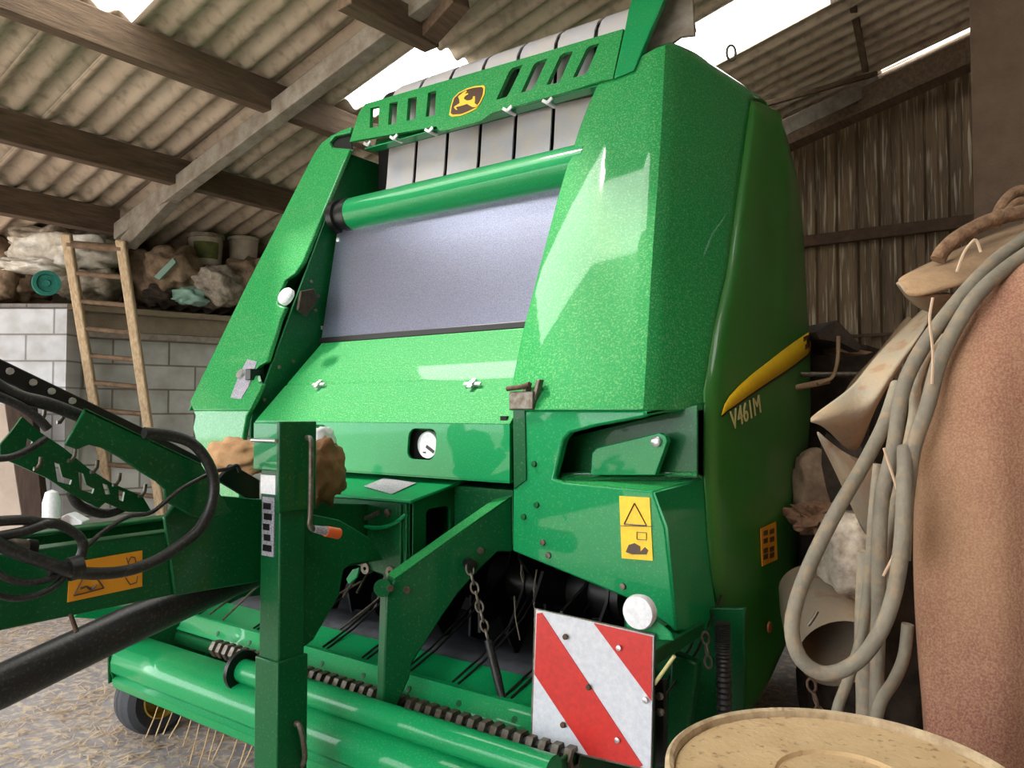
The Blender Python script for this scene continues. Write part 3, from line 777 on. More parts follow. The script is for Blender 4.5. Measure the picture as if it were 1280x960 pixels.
def sx(y, z):  # surface X of the shield
    a_ = resample(fb, z); s_ = resample(silh, z); u = max(0, min(1, (y-a_.y)/(s_.y-a_.y)))
    bul = .045*math.sin(PI*min(1, u*1.02))**.6
    if u > .4: bul += .02*min(1, (u-.4)/.08)*(1 if z > 1.85 else 0)*max(0, 1-(u-.4)/.6)
    return gx(z)+bul
def oS(px, py, off=.006):
    p = oG(px, py)
    for _ in range(6): p = oX(px, py, sx(p.y, p.z)+off)
    return p
# yellow stripe sticker following the shield
up_e = [(902, 519), (906, 505), (912, 495), (925, 481), (941, 467), (958, 454), (976, 440), (995, 426), (1010, 416), (1014, 414)]
lo_e = [(902, 519), (909, 513), (918, 507), (932, 497), (946, 487), (961, 477), (978, 466), (994, 455), (1008, 444), (1013, 438)]
B_ = []
rows = [[oS(*q, .012) for q in up_e], [oS((a_[0]+b_[0])/2, (a_[1]+b_[1])/2, .014) for a_, b_ in zip(up_e, lo_e)], [oS(*q, .012) for q in lo_e]]
S(shield, grid('yellow_stripe', rows, 'yellow', thick=.003, smooth='all'), 'tapering yellow stripe')
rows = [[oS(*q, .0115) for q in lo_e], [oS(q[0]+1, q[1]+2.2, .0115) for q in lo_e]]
S(shield, grid('stripe_dark_line', rows, 'blacksteel', thick=.002, smooth='all'))  # thin dark line along the stripe's lower edge
o0 = oS(915, 538, .016); o1 = oS(955, 513, .016); o2 = oS(913, 520, .016)
me = text_mesh('V461M', o0, o1-o0, o2-o0, .1, .0015)
L0 = max(v.co.y for v in me.vertices)
S(shield, link('model_lettering', me, 'letter'))
wd = [v.co for v in me.vertices]
# decals on the shield
def sdecal(parent, pts, m, name, off=.012): 
    return S(parent, plate(name, [oS(*q, off) for q in pts], (-.003, 0, 0), m, bevel=0))
dcl = sdecal(shield, [(951, 661), (970, 652), (972, 699), (953, 708)], 'orange_dull', 'warning_decal')
M['decal_orange'] = mat('orange_decal', (222, 150, 30), .5)
dcl.data.materials[0] = M['decal_orange']
for x in (955, 963):
    for y in (664, 674, 686, 694):
        dx = .48*(x-955)
        nb = [(x, y-dx*.5), (x+5, y-2-dx*.5), (x+5, y+4-dx*.5), (x, y+6-dx*.5)]
        S(shield, plate('decal_mark', [oS(*q, .014) for q in nb], (-.002, 0, 0), 'emblem', bevel=0))
S(shield, lathe('orange_reflector', oS(961, 784, .01), (1, 0, 0), [(0, 0), (.022, 0), (.02, .006), (0, .007)], 'orange_dull', seg=20))
S(shield, plate('maker_mark', [oS(*q, .017) for q in ((1005, 421), (1012, 418), (1012, 434), (1007, 437), (1007, 431), (1009, 429), (1009, 424), (1005, 427))], (-.002, 0, 0), 'emblem', bevel=0))

# --- lower right front panel, with the notch and ledge
LY = 2.262
def lY(x, y, o=0): return oY(x, y, LY+o)
bm = bmesh.new()
front_out = [lY(*q) for q in ((643, 478), (700, 488), (806, 500), (807, 521), (742, 533), (712, 541), (704, 550), (692, 598), (706, 603), (816, 614), (832, 660), (846, 790), (786, 749), (640, 689))]
for p in front_out[:3]: p.z = 1.5
add_solid(bm, [front_out], (0, .04, 0))
# return to the side (chamfer continued downwards)
A0 = lY(806, 500); A0.z = 1.5; A1 = lY(807, 521); Bt = oG(880, 500); Bt.z = 1.5; Bn = oG(879, 504)
add_solid(bm, [[A0, Bt, oG(880, 506), A1]], (-.03, .02, 0))
lf = lY(816, 614); lb = oG(880, 597)
add_solid(bm, [[lf, lY(832, 660), lY(846, 790), oG(900, 790), oG(886, 690), lb]], (-.03, .02, 0))
lp = B(done(bm, 'lower_corner_panel', 'green', bevel=.008))
# ledge, recess back plate
B(plate('ledge', [lY(692, 598, .002), lY(706, 603, .002), lf+Vector((-.002, .002, 0)), lb+Vector((-.004, 0, 0)), oY(870, 590, LY+.155), oY(738, 588, LY+.155), oY(700, 592, LY+.1)], (0, .004, -.012), 'green_dusty', bevel=0))
rb = [oY(*q, LY+.16) for q in ((700, 596), (712, 546), (872, 506), (872, 598), (700, 598))]
B(plate('recess_wall', rb, (0, .01, 0), 'green_dark'))
pl = [oY(*q, LY+.08) for q in ((738, 594), (740, 566), (746, 560), (824, 541), (832, 545), (834, 552), (819, 594))]
pp_ = B(plate('pivot_plate', pl, (0, .03, 0), 'green', bevel=.003))
S(pp_, lathe('bolt', oY(821, 552, LY+.08), (0, -1, 0), [(0, 0), (.018, 0), (.018, .01), (.012, .014), (0, .015)], 'chrome', seg=16))
# warning decal on the corner panel
wd_ = B(plate('warning_decal', [lY(x, y, -.004) for x, y in ((774, 620), (812, 622), (816, 701), (777, 698))], (0, .004, 0), 'yellow', bevel=0), 'upright yellow safety decal')
def outline(parent, pts, fn, w, m='emblem', name='pictogram', closed=True):
    bm = bmesh.new(); P_ = [fn(*q) for q in pts]
    for a_, b_ in (zip(P_, P_[1:]+P_[:1]) if closed else zip(P_, P_[1:])): add_tube(bm, [a_, b_], w, 4)
    return S(parent, done(bm, name, m))
fn = lambda x, y: lY(x, y, -.006)
outline(wd_, [(780, 655), (793, 629), (808, 657)], fn, .0018)
outline(wd_, [(774, 657), (815, 658)], fn, .0012, closed=False)
outline(wd_, [(796, 665), (808, 666), (808, 675), (796, 674)], fn, .0012)
S(wd_, plate('pictogram_machine', [fn(*q) for q in ((782, 690), (786, 681), (793, 679), (800, 683), (800, 690), (806, 684), (810, 688), (808, 693), (790, 693))], (0, .002, 0), 'emblem', bevel=0))
# latch on the left edge of the panel
lt = B(box('latch_plate', lY(640, 512)+Vector((0, -.02, 0)), lY(670, 489)+Vector((0, .02, 0)), 'steel'))
for q in (((649, 505), (655, 478)), ((664, 500), (670, 474))):
    B(plate('latch_bracket', [lY(*v, -.01) for v in (q[0], (q[0][0]+5, q[0][1]), (q[1][0]+5, q[1][1]), q[1])], (0, .03, 0), 'steel'))
B(tube('latch_lever', [lY(634, 486, -.02), lY(650, 484, -.02), lY(662, 480, -.02)], .009, 'rust'))
B(plate('side_strip', [lY(*q, -.006) for q in ((641, 512), (656, 512), (658, 600), (642, 612))], (0, .006, 0), 'greysticker' if False else 'green_dark'))
B(box('hinge_gap', lY(633, 600, .02), lY(641, 520, .1), 'recess_shade', bevel=0))  # dark box in place of the shade in the gap
for q in ((668, 580), (671, 631), (679, 678), (686, 694), (655, 646), (779, 733)):
    B(lathe('bolt', lY(*q), (0, -1, 0), [(0, 0), (.012, 0), (.01, .008), (0, .009)], 'green_dark' if q[1] < 650 else 'steel', seg=10))
# crossmember under the hood to the right
B(box('cross_beam', (HX0, 2.32, 1.0), (HX1-.02, 2.5, zb-.03), 'green_dark'))

# --- left lower details: latch + decal on left cover
B(plate('grey_decal', [oF(x, y, -.004) for x, y in ((309, 449), (321, 452), (311, 482), (301, 499), (288, 497), (298, 470))], (0, .003, 0), 'greysticker', bevel=0))
B(lathe('round_catch', oF(302, 468, -.004), FN, [(0, 0), (.028, 0), (.024, .014), (0, .016)], 'chrome', seg=20))
B(box('catch_block', oF(313, 475, -.02), oF(322, 462, .03), 'blacksteel'))
B(lathe('round_lamp', oY(360, 372, 2.45), FN, [(0, 0), (.046, 0), (.046, .02), (.038, .03), (0, .032)], 'white', seg=28), 'round white lamp in the left cover cut-out')
B(plate('bracket_block', [oX(x, y, XI+.02) for x, y in ((374, 364), (390, 361), (394, 376), (381, 395), (370, 388))], (.02, 0, 0), 'scrap'))
for q in ((349+40, 352), (397, 370), (349+45, 388), (349, 459), (366, 452), (330, 500)):
    p = oX(*q, XI+.015); B(lathe('bolt', p, (1, 0, 0), [(0, 0), (.009, 0), (.008, .008), (0, .009)], 'steel', seg=8))

# --- main body behind the covers, so the machine is whole from other sides
bodyp = [(2.6, .75), (2.6, 1.8), (3.2, 2.95), (3.9, 2.9), (4.6, 2.4), (4.9, 1.6), (4.6, .8), (3.9, .45), (3.1, .55)]
for X in (-3.55, -1.42):
    bm = bmesh.new(); add_solid(bm, [[Vector((X, y, z)) for y, z in bodyp]], (.12, 0, 0)); B(done(bm, 'chamber_side', 'green_dark', bevel=.01))
rows = [[Vector((-3.5, y, z)), Vector((-1.35, y, z))] for y, z in ((3.3, 2.9), (3.9, 2.86), (4.55, 2.38), (4.85, 1.6), (4.55, .82), (3.9, .5))]
B(grid('tailgate', rows, 'green_side', thick=.02))
B(box('lower_back', (-3.4, 2.95, .5), (-1.4, 3.0, 2.0), 'recess_shade', bevel=0))
for X in (-3.1, -1.75):
    t_ = B(lathe('tyre', (X-.2, 3.75, .52), (1, 0, 0), [(.28, 0), (.42, -.01), (.5, .03), (.52, .1), (.52, .3), (.5, .37), (.42, .41), (.28, .4)], 'tyre', seg=40, closed=True))
    S(t_, lathe('rim', (X-.2, 3.75, .52), (1, 0, 0), [(0, .12), (.1, .1), (.24, .05), (.29, .0), (.29, .4), (0, .3)], 'wheelyel', seg=30))

# --- drawbar
DX = -2.2
dbt = oX(200, 668, DX).z; dbb = oX(160, 753, DX).z

dz0, dz1 = .942, 1.135
bm = bmesh.new()
add_solid(bm, [[Vector((DX, .3, dz0)), Vector((DX, 2.2, dz0)), Vector((DX, 2.2, dz1)), Vector((DX, .3, dz1))]], (-.015, 0, 0))
add_solid(bm, [[Vector((DX, .3, dz1)), Vector((DX, 2.2, dz1)), Vector((DX-.07, 2.2, dz1)), Vector((DX-.07, .3, dz1))]], (0, 0, -.012))
add_solid(bm, [[Vector((DX-.36, .3, dz0)), Vector((DX-.36, 2.2, dz0)), Vector((DX-.36, 2.2, dz1)), Vector((DX-.36, .3, dz1))]], (-.015, 0, 0))
add_solid(bm, [[Vector((DX-.3, .3, dz1)), Vector((DX-.3, 2.2, dz1)), Vector((DX-.375, 2.2, dz1)), Vector((DX-.375, .3, dz1))]], (0, 0, -.012))
add_box(bm, (DX-.19, .5, 1.04), (.36, .02, .16)); add_box(bm, (DX-.19, 1.75, 1.04), (.36, .02, .17))
drawbar = B(done(bm, 'drawbar', 'green_dark', bevel=.006))
# drawbar decal
def oDB(x, y, off=.004): return oX(x, y, DX+off)
dd = S(drawbar, plate('warning_decal', [oDB(*q) for q in ((86, 729), (84.5, 753), (178, 733), (178, 688), (104, 701), (88, 722))], (-.003, 0, 0), 'yellow', bevel=0))
dd['label'] = 'long yellow safety decal'
dd.data.materials[0] = M['decal_orange']
def outl2(pts, w=.0018, closed=True):
    bm = bmesh.new(); P_ = [oDB(x, y, .006) for x, y in pts]
    for a_, b_ in (zip(P_, P_[1:]+P_[:1]) if closed else zip(P_, P_[1:])): add_tube(bm, [a_, b_], w, 4)
    S(drawbar, done(bm, 'pictogram', 'emblem'))
outl2([(92, 745), (111, 709), (130, 735)]); outl2([(101, 736), (108, 733), (114, 737), (121, 731)], .003, False)
outl2([(160, 704), (164, 696), (169, 697), (170, 704), (165, 710)], .0015); outl2([(157, 722), (163, 731), (171, 728), (172, 720)], .0015, False); outl2([(158, 697), (163, 712), (171, 716)], .0015, False)
# shaft guard
sg = B(tube('shaft_guard', [oX(-40, 876, DX-.1), oX(0, 858, DX-.1), oX(160, 782, DX-.1), oX(250, 744, DX-.1), oX(345, 706, DX-.1)], [.058, .058, .058, .052, .045], 'black', seg=28), 'black plastic drive shaft tube under the drawbar')
S(sg, tube('guard_end', [oX(-46, 878, DX-.1), oX(-38, 875, DX-.1)], .062, 'stone', seg=28))
B(tube('strap', [oX(88, 768, DX), oX(96, 790, DX+.03)], .006, 'rust'))
# --- gearbox housing behind the jack
gx0, gx1 = -2.62, -1.95; gy0, gy1 = 2.08, 2.4
bm = bmesh.new()
sp = [Vector((gx1, gy0, .86)), Vector((gx1, gy1, .86)), Vector((gx1, gy1, 1.215)), Vector((gx1, gy0, 1.165))]
hole = rr_(0, 0, .07, .085, .025, 0)
hc = oX(548, 662, gx1); hole = [Vector((gx1, hc.y+p.x, hc.z+p.z)) for p in hole]
add_solid(bm, [sp, hole], (-.012, 0, 0))
gb = B(done(bm, 'housing_side', 'green_dark', smooth=None))
B(box('housing_inside', (gx1-.3, gy0+.02, .9), (gx1-.08, gy1-.02, 1.15), 'recess_shade', bevel=0))
B(plate('housing_front', [Vector((gx0, gy0, .95)), Vector((gx1+.003, gy0, .86)), Vector((gx1+.003, gy0, 1.16)), Vector((gx0, gy0, 1.15))], (0, .012, 0), 'green_dark'))
tp = B(plate('housing_top', [Vector((gx0, gy0-.03, 1.158)), Vector((gx1+.02, gy0-.03, 1.163)), Vector((gx1+.02, gy1, 1.222)), Vector((gx0, gy1, 1.215))], (0, 0, .012), 'green', bevel=.003), 'dusty top plate of the gearbox housing')
B(plate('top_plate_decal', [on(x, y, (gx1, gy0, 1.18), Vector((0, -.18, 1))) for x, y in ((455, 608), (480, 598), (520, 604), (490, 618))], (0, 0, .002), 'greysticker', bevel=0))
rim_ = [(476, 650), (492, 647), (505, 640), (514, 630)]
B(tube('housing_rib', [oY(x, y, gy0-.01) for x, y in ((440, 655), (470, 660), (492, 655), (508, 643))], .008, 'green', smoothpts=4))
B(tube('housing_rib', [oY(x, y, gy0-.01) for x, y in ((438, 646), (456, 648), (474, 640))], .008, 'steel', smoothpts=4))
B(lathe('bolt', oY(486, 641, gy0), (0, -1, 0), [(0, 0), (.016, 0), (.016, .012), (0, .014)], 'steel', seg=6))
for x in (501, 508): B(tube('corner_rib', [oY(x, 630, gy0-.005), oY(x, 726, gy0-.005)], .006, 'green_dark'))
# deep side plates linking drawbar to housing
B(plate('drawbar_gusset', [oX(x, y, -2.02) for x, y in ((376, 640), (425, 650), (462, 672), (480, 700), (440, 705), (430, 712), (424, 745), (392, 800), (376, 812))], (-.02, 0, 0), 'green_dark'))
B(plate('drawbar_cheek', [Vector((DX+.0, 1.3, dz0)), Vector((DX+.0, 2.15, dz0-.03)), Vector((DX+.0, 2.15, 1.13)), Vector((DX, 1.62, 1.2)), Vector((DX, 1.32, 1.25)), Vector((DX, 1.26, 1.18))], (.015, 0, 0), 'green_dark'))
# --- parking jack
jc = oX(351, 560, -2.0); jx, jy = -2.0, jc.y

bm = bmesh.new(); add_box(bm, (jx-.05, jy+.05, 1.0), (.1, .1, .82)); 
jack = B(done(bm, 'parking_jack', 'green_dark', bevel=.006), 'green square parking jack post')
S(jack, box('lower_sleeve', (jx-.108, jy-.008, .25), (jx+.008, jy+.108, .72), 'green_dark'))
S(jack, box('inner_leg', (jx-.09, jy+.01, .02), (jx-.01, jy+.09, .4), 'green_dark'))
S(jack, box('jack_foot', (jx-.15, jy-.05, 0), (jx+.05, jy+.15, .02), 'green_dark'))
S(jack, box('jack_head', (jx-.125, jy-.012, 1.31), (jx+.004, jy+.13, 1.462), 'green'))
S(jack, box('jack_head_cheek', (jx-.005, jy-.014, 1.18), (jx+.012, jy+.132, 1.465), 'green_dark'))
S(jack, tube('head_rod', [(jx-.12, jy-.02, 1.405), (jx+.004, jy-.02, 1.405)], .006, 'chrome'))
S(jack, box('paper_tag', (jx-.095, jy-.004, 1.235), (jx-.02, jy+.0, 1.295), 'white', bevel=0))
S(jack, box('jack_decal', (jx-.085, jy-.004, 1.04), (jx-.025, jy+.0, 1.225), 'greysticker', bevel=0))
for k in range(5):
    S(jack, box('decal_mark', (jx-.078+.004*(k % 2), jy-.006, 1.055+k*.033), (jx-.035-.006*(k % 3), jy-.004, 1.075+k*.033), 'blacksteel', bevel=0))
jp = lambda x, y: oX(x, y, jx+.05)
ch = S(jack, tube('crank_handle', [oX(383, 547, jx+.01), jp(388, 549), jp(389, 565), jp(388, 640), jp(387, 655), jp(392, 662), jp(405, 664)], .0085, 'steel', smoothpts=5))
S(jack, tube('crank_grip', [jp(392, 661), jp(408, 664)], [.011, .015], 'greysticker', seg=16)); S(jack, tube('grip_end', [jp(407, 664), jp(423, 667)], [.017, .018], 'orange', seg=20), 'orange-red grip end')
S(jack, tube('pull_handle', [oX(368, 905, jx), oX(374, 906, jx+.03), oX(379, 925, jx+.03), oX(381, 948, jx+.02), oX(376, 958, jx)], .009, 'steel', smoothpts=4))

# --- arm from the cross beam down to the pickup
pa_, pb2 = Vector((-1.68, 2.3, 1.18)), Vector((-1.9, 1.88, .48)); hd = Vector((pb2.x-pa_.x, pb2.y-pa_.y, 0)).normalized(); an = hd.cross(Vector((0, 0, 1)))
if an.x < 0: an = -an
def oA(x, y, off=0): return on(x, y, pa_+an*off, an)
arm = [oA(*q) for q in ((640, 620), (641, 690), (622, 690), (600, 712), (573, 742), (556, 766), (536, 797), (516, 828), (512, 848), (493, 890), (478, 893), (483, 745), (493, 724), (560, 676))]
B(plate('lift_arm', arm, -an*.075, 'green_dark', bevel=.006))
B(plate('arm_top_plate', [oA(640, 620, .002), oA(560, 676, .002), oA(493, 724, .002), oA(493, 724, .002)-an*.08, oA(560, 676, .002)-an*.08, oA(640, 620, .002)-an*.08], (0, 0, .003), 'green_dusty', bevel=0), 'dusty lit top edge of the arm')
bmj = bmesh.new(); add_tube(bmj, [oA(478, 735, -.06), oA(478, 735, .0)], .03, 16); B(done(bmj, 'arm_pivot', 'green_dark'))
for q in ((508, 727+10), (487, 735), (600, 688)): B(lathe('bolt', oA(*q), an, [(0, 0), (.012, 0), (.012, .01), (0, .012)], 'steel', seg=8))
# hanging chain with black strap
c0_, c1_, c2_ = oA(590, 712, .05), oA(610, 800, .12), oA(633, 893, .2)
B(lathe('chain_hook', oA(584, 704), an, [(0, 0), (.02, 0), (.02, .05), (0, .055)], 'blacksteel', seg=12))
B(chain('chain', oA(586, 706, .04), c1_, .04, .026, .0045, 'steel'), 'hanging steel chain on the arm')
B(tube('chain_strap', [c1_, c1_.lerp(c2_, .5), c2_], [.014, .016, .011], 'black', seg=10))
B(lathe('strap_bolt', c2_, -_f, [(0, 0), (.02, 0), (.02, .015), (0, .018)], 'steel', seg=12))

# --- pickup
PX0, PX1 = -3.47, -1.22
prof = [(1.80, .25), (1.775, .27), (1.77, .30), (1.79, .315), (1.765, .34), (1.762, .38), (1.772, .41), (1.80, .432), (1.86, .445), (1.92, .45), (1.94, .44)]
rows = [[Vector((PX0+(PX1-PX0)*k/6, y, z)) for k in range(7)] for y, z in prof]
B(grid('pickup_trough', rows, 'green', thick=.008, smooth=40), 'light green folded sheet along the pickup front')
ep = [(1.79, .25), (1.76, .34), (1.77, .43), (1.86, .485), (2.0, .49), (2.3, .58), (2.6, .58), (2.7, .4), (2.5, .2), (2.0, .2)]
for X in (PX0-.012, PX1+.0): B(plate('pickup_end_plate', [Vector((X, y, z)) for y, z in ep], (.012, 0, 0), 'green_dark'))
# rounded end cap (black window) at the left end
B(plate('end_bracket', [Vector((PX0-.015, y, z)) for y, z in ((1.76, .28), (1.755, .40), (1.79, .445), (1.84, .40), (1.83, .30))], (-.01, 0, 0), 'green_dark'))
tx0 = oY(303, 838, 1.85).x
tz = oY(303, 838, 1.85).z; TY = 1.85

B(tube('pickup_tube', [(tx0, TY, tz), (PX1+.03, TY, tz)], .045, 'green', seg=28))
bm = bmesh.new(); add_lathe(bm, (tx0-.01, TY, tz), (1, 0, 0), [(.042, 0), (.078, 0), (.078, .02), (.042, .02)], 32, True); B(done(bm, 'tube_flange', 'blacksteel'))
# feed chain between the tubes
bm = bmesh.new(); add_tube(bm, [(PX0+.45, 1.985, .47), (PX1, 1.985, .47)], .022, 10)
x = PX0+.45
B(done(bm, 'drive_shaft', 'blacksteel')); bm = bmesh.new()
while x < PX1:
    add_lathe(bm, (x, 1.985, .47), (1, 0, 0), [(.022, 0), (.037, .002), (.037, .026), (.022, .028)], 6); x += .046
B(done(bm, 'chain_links', 'steel', smooth=None))
B(plate('chain_guard', [Vector((PX0+.95, 1.93, .45)), Vector((PX1, 1.93, .45)), Vector((PX1, 1.94, .472)), Vector((PX0+.95, 1.94, .472))], (0, -.006, 0), 'steel'))
# stripper bars
def bar(name, prof, x0, x1, m, label=None):
    return B(grid(name, [[Vector((x0+(x1-x0)*k/4, y, z)) for k in range(5)] for y, z in prof], m, thick=.008, smooth=35), label)
bar('crop_guide', [(2.04, .47), (2.055, .48), (2.07, .505), (2.09, .53), (2.11, .53), (2.13, .515), (2.15, .505), (2.27, .552), (2.28, .545)], PX0+.05, PX1, 'green')
bar('crop_guide_edge', [(2.03, .41), (2.04, .45), (2.05, .46)], PX0+.05, PX1, 'green_dark')
bar('belt_floor', [(2.28, .54), (2.36, .56), (2.5, .545), (2.7, .50), (2.95, .52)], PX0+.1, PX1, 'beltfloor')
for k in range(9):
    X = PX0+.35+k*.235
    B(lathe('bolt', (X, 2.065, .492), (0, -.8, .5), [(0, 0), (.013, 0), (.012, .008), (0, .01)], 'green_dark', seg=6))
    # paired wire tines lying over the guide
    for s_ in (0, .028):
        B(tube('tine', [(X+.12+s_, 2.16, .515), (X+.15+s_, 2.28, .575), (X+.2+s_, 2.46, .70), (X+.23+s_, 2.6, .86)], .0045, 'blacksteel', seg=6))
# wind guard wires with hooks
for (q0, q1, Y0, Y1) in (((400, 755), (452, 727), 2.15, 2.3), ((429, 747), (449, 715), 2.12, 2.2), ((446, 741), (462, 712), 2.12, 2.2), ((425, 787), (480, 743), 2.2, 2.4), ((278, 775), (325, 730), 2.1, 2.3), ((262, 768), (322, 722), 2.1, 2.4), ((500, 719), (511, 712), 2.1, 2.1)):
    B(tube('guard_wire', [oY(*q0, Y0), oY(*q1, Y1)], .005, 'steel', seg=6))
for q in ((463, 709), (494, 714), (509, 735)):
    B(lathe('guard_clamp', oY(*q, 2.1), (0, -1, 0), [(.008, 0), (.022, 0), (.022, .03), (.008, .03)], 'steel', seg=14))
B(plate('clamp_plate', [oY(*q, 2.14) for q in ((468, 706), (495, 703), (512, 712), (506, 738), (485, 728))], (0, .01, 0), 'green_dark'))
B(plate('small_bracket', [oY(*q, 2.12) for q in ((432, 724), (440, 712), (449, 709), (446, 722), (436, 731))], (0, .01, 0), 'green'))
# feeding rotor: dark discs with pointed blades
bm = bmesh.new(); add_tube(bm, [(-3.3, 2.62, .8), (-1.35, 2.62, .8)], .09, 20); B(done(bm, 'feed_rotor', 'blacksteel'))
k = 0
for i in range(20):
    X = -3.2+i*.095; bm = bmesh.new(); a0 = i*.5; pts = []
    for j in range(3):
        for da, rr2 in ((0, .1), (.5, .26), (.9, .3), (1.0, .22), (1.5, .1)):
            a_ = a0+j*2*PI/3+da; pts.append(Vector((X, 2.62+rr2*math.cos(a_), .8+rr2*math.sin(a_))))
    add_solid(bm, [pts], (.012, 0, 0)); B(done(bm, 'rotor_blade', 'blacksteel'))
B(box('rotor_housing', (-3.4, 2.9, .55), (-1.3, 2.94, 1.25), 'recess_shade', bevel=0))
for (q0, q1) in (((652, 706), (654, 728)), ((671, 712), (668, 760)), ((643, 745), (650, 800))):
    B(tube('hanging_wire', [oY(*q0, 2.4), oY((q0[0]+q1[0])/2-2, (q0[1]+q1[1])/2, 2.4), oY(*q1, 2.4)], .0035, 'steel', seg=6))
# pickup guide wheel at the left
wc = Vector((PX0-.02, 2.02, .2)); wc = oX(192, 868, -3.5)

WR = wc.z
wl = B(lathe('pickup_wheel', (wc.x-.06, wc.y, WR), (1, 0, 0), [(.09, 0), (WR*.8, -.012), (WR*.96, .01), (WR, .045), (WR*.985, .05), (WR, .055), (WR, .085), (WR*.985, .09), (WR, .095), (WR*.96, .13), (WR*.8, .15), (.09, .14)], 'tyre', seg=48, closed=True), 'small dark rubber wheel under the pickup left end')
S(wl, lathe('rim', (wc.x-.06, wc.y, WR), (1, 0, 0), [(0, .17), (.03, .17), (.04, .11), (.07, .1), (.085, .145), (.092, .14), (.092, 0), (0, .02)], 'wheelyel', seg=30), 'yellow rim')
S(wl, tube('axle', [(wc.x, wc.y, WR), (PX0+.12, wc.y, WR), (PX0+.12, 2.2, .35)], .02, 'green_dark'))
# wire fringe hanging below the trough
fr_ = []
for k in range(34):
    X = PX0+.25+k*.062+random.uniform(-.015, .015); z0 = .25; lean = random.uniform(-.03, .03)
    if k % 1 == 0: fr_.append((X, lean, random.uniform(.12, .2)))
for X, ln, h in fr_:
    B(tube('spring_tine', [(X, 1.86, .26), (X+ln*.4, 1.83, .26-h*.55), (X+ln, 1.80, .26-h)], .003, 'tan', seg=5))
# green sheet seen below the drawbar at the far end
B(plate('far_skid', [oX(x, y, -3.6) for x, y in ((92, 772), (100, 764), (175, 755), (175, 778))], (-.02, 0, 0), 'green'))

# --- warning board, reflector, bracket
WY = 2.0
def oW(x, y, off=0): return on(x, y, oY(740, 800, WY)+Vector((0, -off, 0)), Vector((.06, -1, .0)))
bq = [(670, 762), (817, 795), (813, 962), (665, 928)]
wb = B(plate('warning_board', [oW(*q) for q in bq], (0, .006, 0), 'rwhite', bevel=0), 'square red and white striped marker board')
def strp(pts): S(wb, plate('red_stripe', [oW(x, y, .003) for x, y in pts], (0, .003, 0), 'rred', bevel=0))
strp([(671, 767), (677, 766), (803, 957), (800, 959), (735, 944), (668, 843)])
strp([(742, 779), (815, 796), (814, 876)])
S(wb, plate('board_edge', [oW(x, y, -.008) for x, y in ((668, 760), (819, 793), (815, 965), (663, 930))], (0, .004, 0), 'steel', bevel=0))
for q in ((707, 796), (774, 810), (736, 859), (807, 875), (772, 925), (704, 906)):
    S(wb, lathe('board_bolt', oW(*q, .006), (0, -1, 0), [(0, 0), (.009, 0), (.008, .006), (0, .008)], 'chrome' if q[0] > 750 else 'rust', seg=12))
S(wb, lathe('round_reflector', oW(799, 765, .004), (0, -1, 0), [(0, -.02), (.046, -.02), (.05, .0), (.046, .012), (0, .016)], 'white', seg=32), 'round white reflector on top of the board')
B(plate('board_bracket', [oW(*q, -.02) for q in ((784, 792), (782, 775), (800, 745), (815, 770), (838, 790), (842, 801), (818, 800))], (0, .006, 0), 'green'))
B(box('board_arm', oW(812, 812, -.03)+Vector((0, 0, -.012)), oW(850, 796, -.45)+Vector((0, 0, .02)), 'green_dark'))
B(tube('board_rod', [oW(818, 855, -.02), oW(843, 820, -.02)], .0055, 'letter'))
for q in ((825, 870), (826, 890)): B(lathe('bolt', oW(*q, -.06), (0, -1, 0), [(0, 0), (.012, 0), (.01, .01), (0, .012)], 'steel', seg=8))
B(plate('lower_bracket', [oW(*q, -.08) for q in ((818, 850), (830, 850), (832, 960), (818, 960))], (0, .02, 0), 'blacksteel'))
B(plate('side_leg', [oY(*q, 2.35) for q in ((838, 815), (872, 830), (862, 905), (850, 960), (830, 960))], (0, .05, 0), 'green_dark', bevel=.01))
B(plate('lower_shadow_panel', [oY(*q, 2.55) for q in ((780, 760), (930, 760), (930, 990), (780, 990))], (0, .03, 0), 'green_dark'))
# corrugated black hose and short chain beside the shield
pts = [oY(903, 778, 2.4), oY(904, 820, 2.4), oY(906, 920, 2.4)]; pts = catmull(pts, 30)
B(tube('ribbed_hose', pts, [.021 if k % 2 else .026 for k in range(len(pts))], 'black', seg=14))
B(chain('chain', oY(881, 790, 2.36), oY(886, 835, 2.36), .038, .022, .004, 'steel'))

# --- hose carrier on the drawbar
HX = -2.12
def oH(x, y, off=0): return oX(x, y, HX+off)
pl = [(107, 510), (252, 580), (262, 596), (290, 640), (262, 650), (240, 645), (207, 627), (206, 612), (196, 602), (176, 590), (150, 572), (128, 560), (112, 556), (97, 562), (81, 556)]
B(plate('hose_carrier', [oH(*q) for q in pl], (-.012, 0, 0), 'green_dark'))
B(plate('carrier_top', [oH(105, 510), oH(252, 580), oH(252, 580, -.1), oH(105, 510, -.1)], (0, 0, -.008), 'green_dark', bevel=.001))
br = [(0, 556), (14, 540), (28, 521), (50, 540), (80, 560), (110, 585), (140, 604), (178, 620), (190, 640), (160, 640), (132, 628), (124, 635), (90, 618), (60, 598), (20, 580), (0, 572)]
rsl = [[oH(x, y, -.12) for x, y in q] for q in ([(68, 578), (74, 580), (78, 596), (90, 600), (88, 606), (72, 602)], [(98, 590), (104, 592), (108, 606), (118, 611), (116, 617), (100, 612)], [(128, 604), (134, 606), (138, 618), (132, 618)], [(148, 612), (156, 615), (154, 627), (149, 625)], [(34, 548), (41, 552), (38, 563), (32, 560)])]
rk = B(plate('hose_rack', [[oH(*q, -.12) for q in br]]+rsl, (-.01, 0, 0), 'green_dark'))
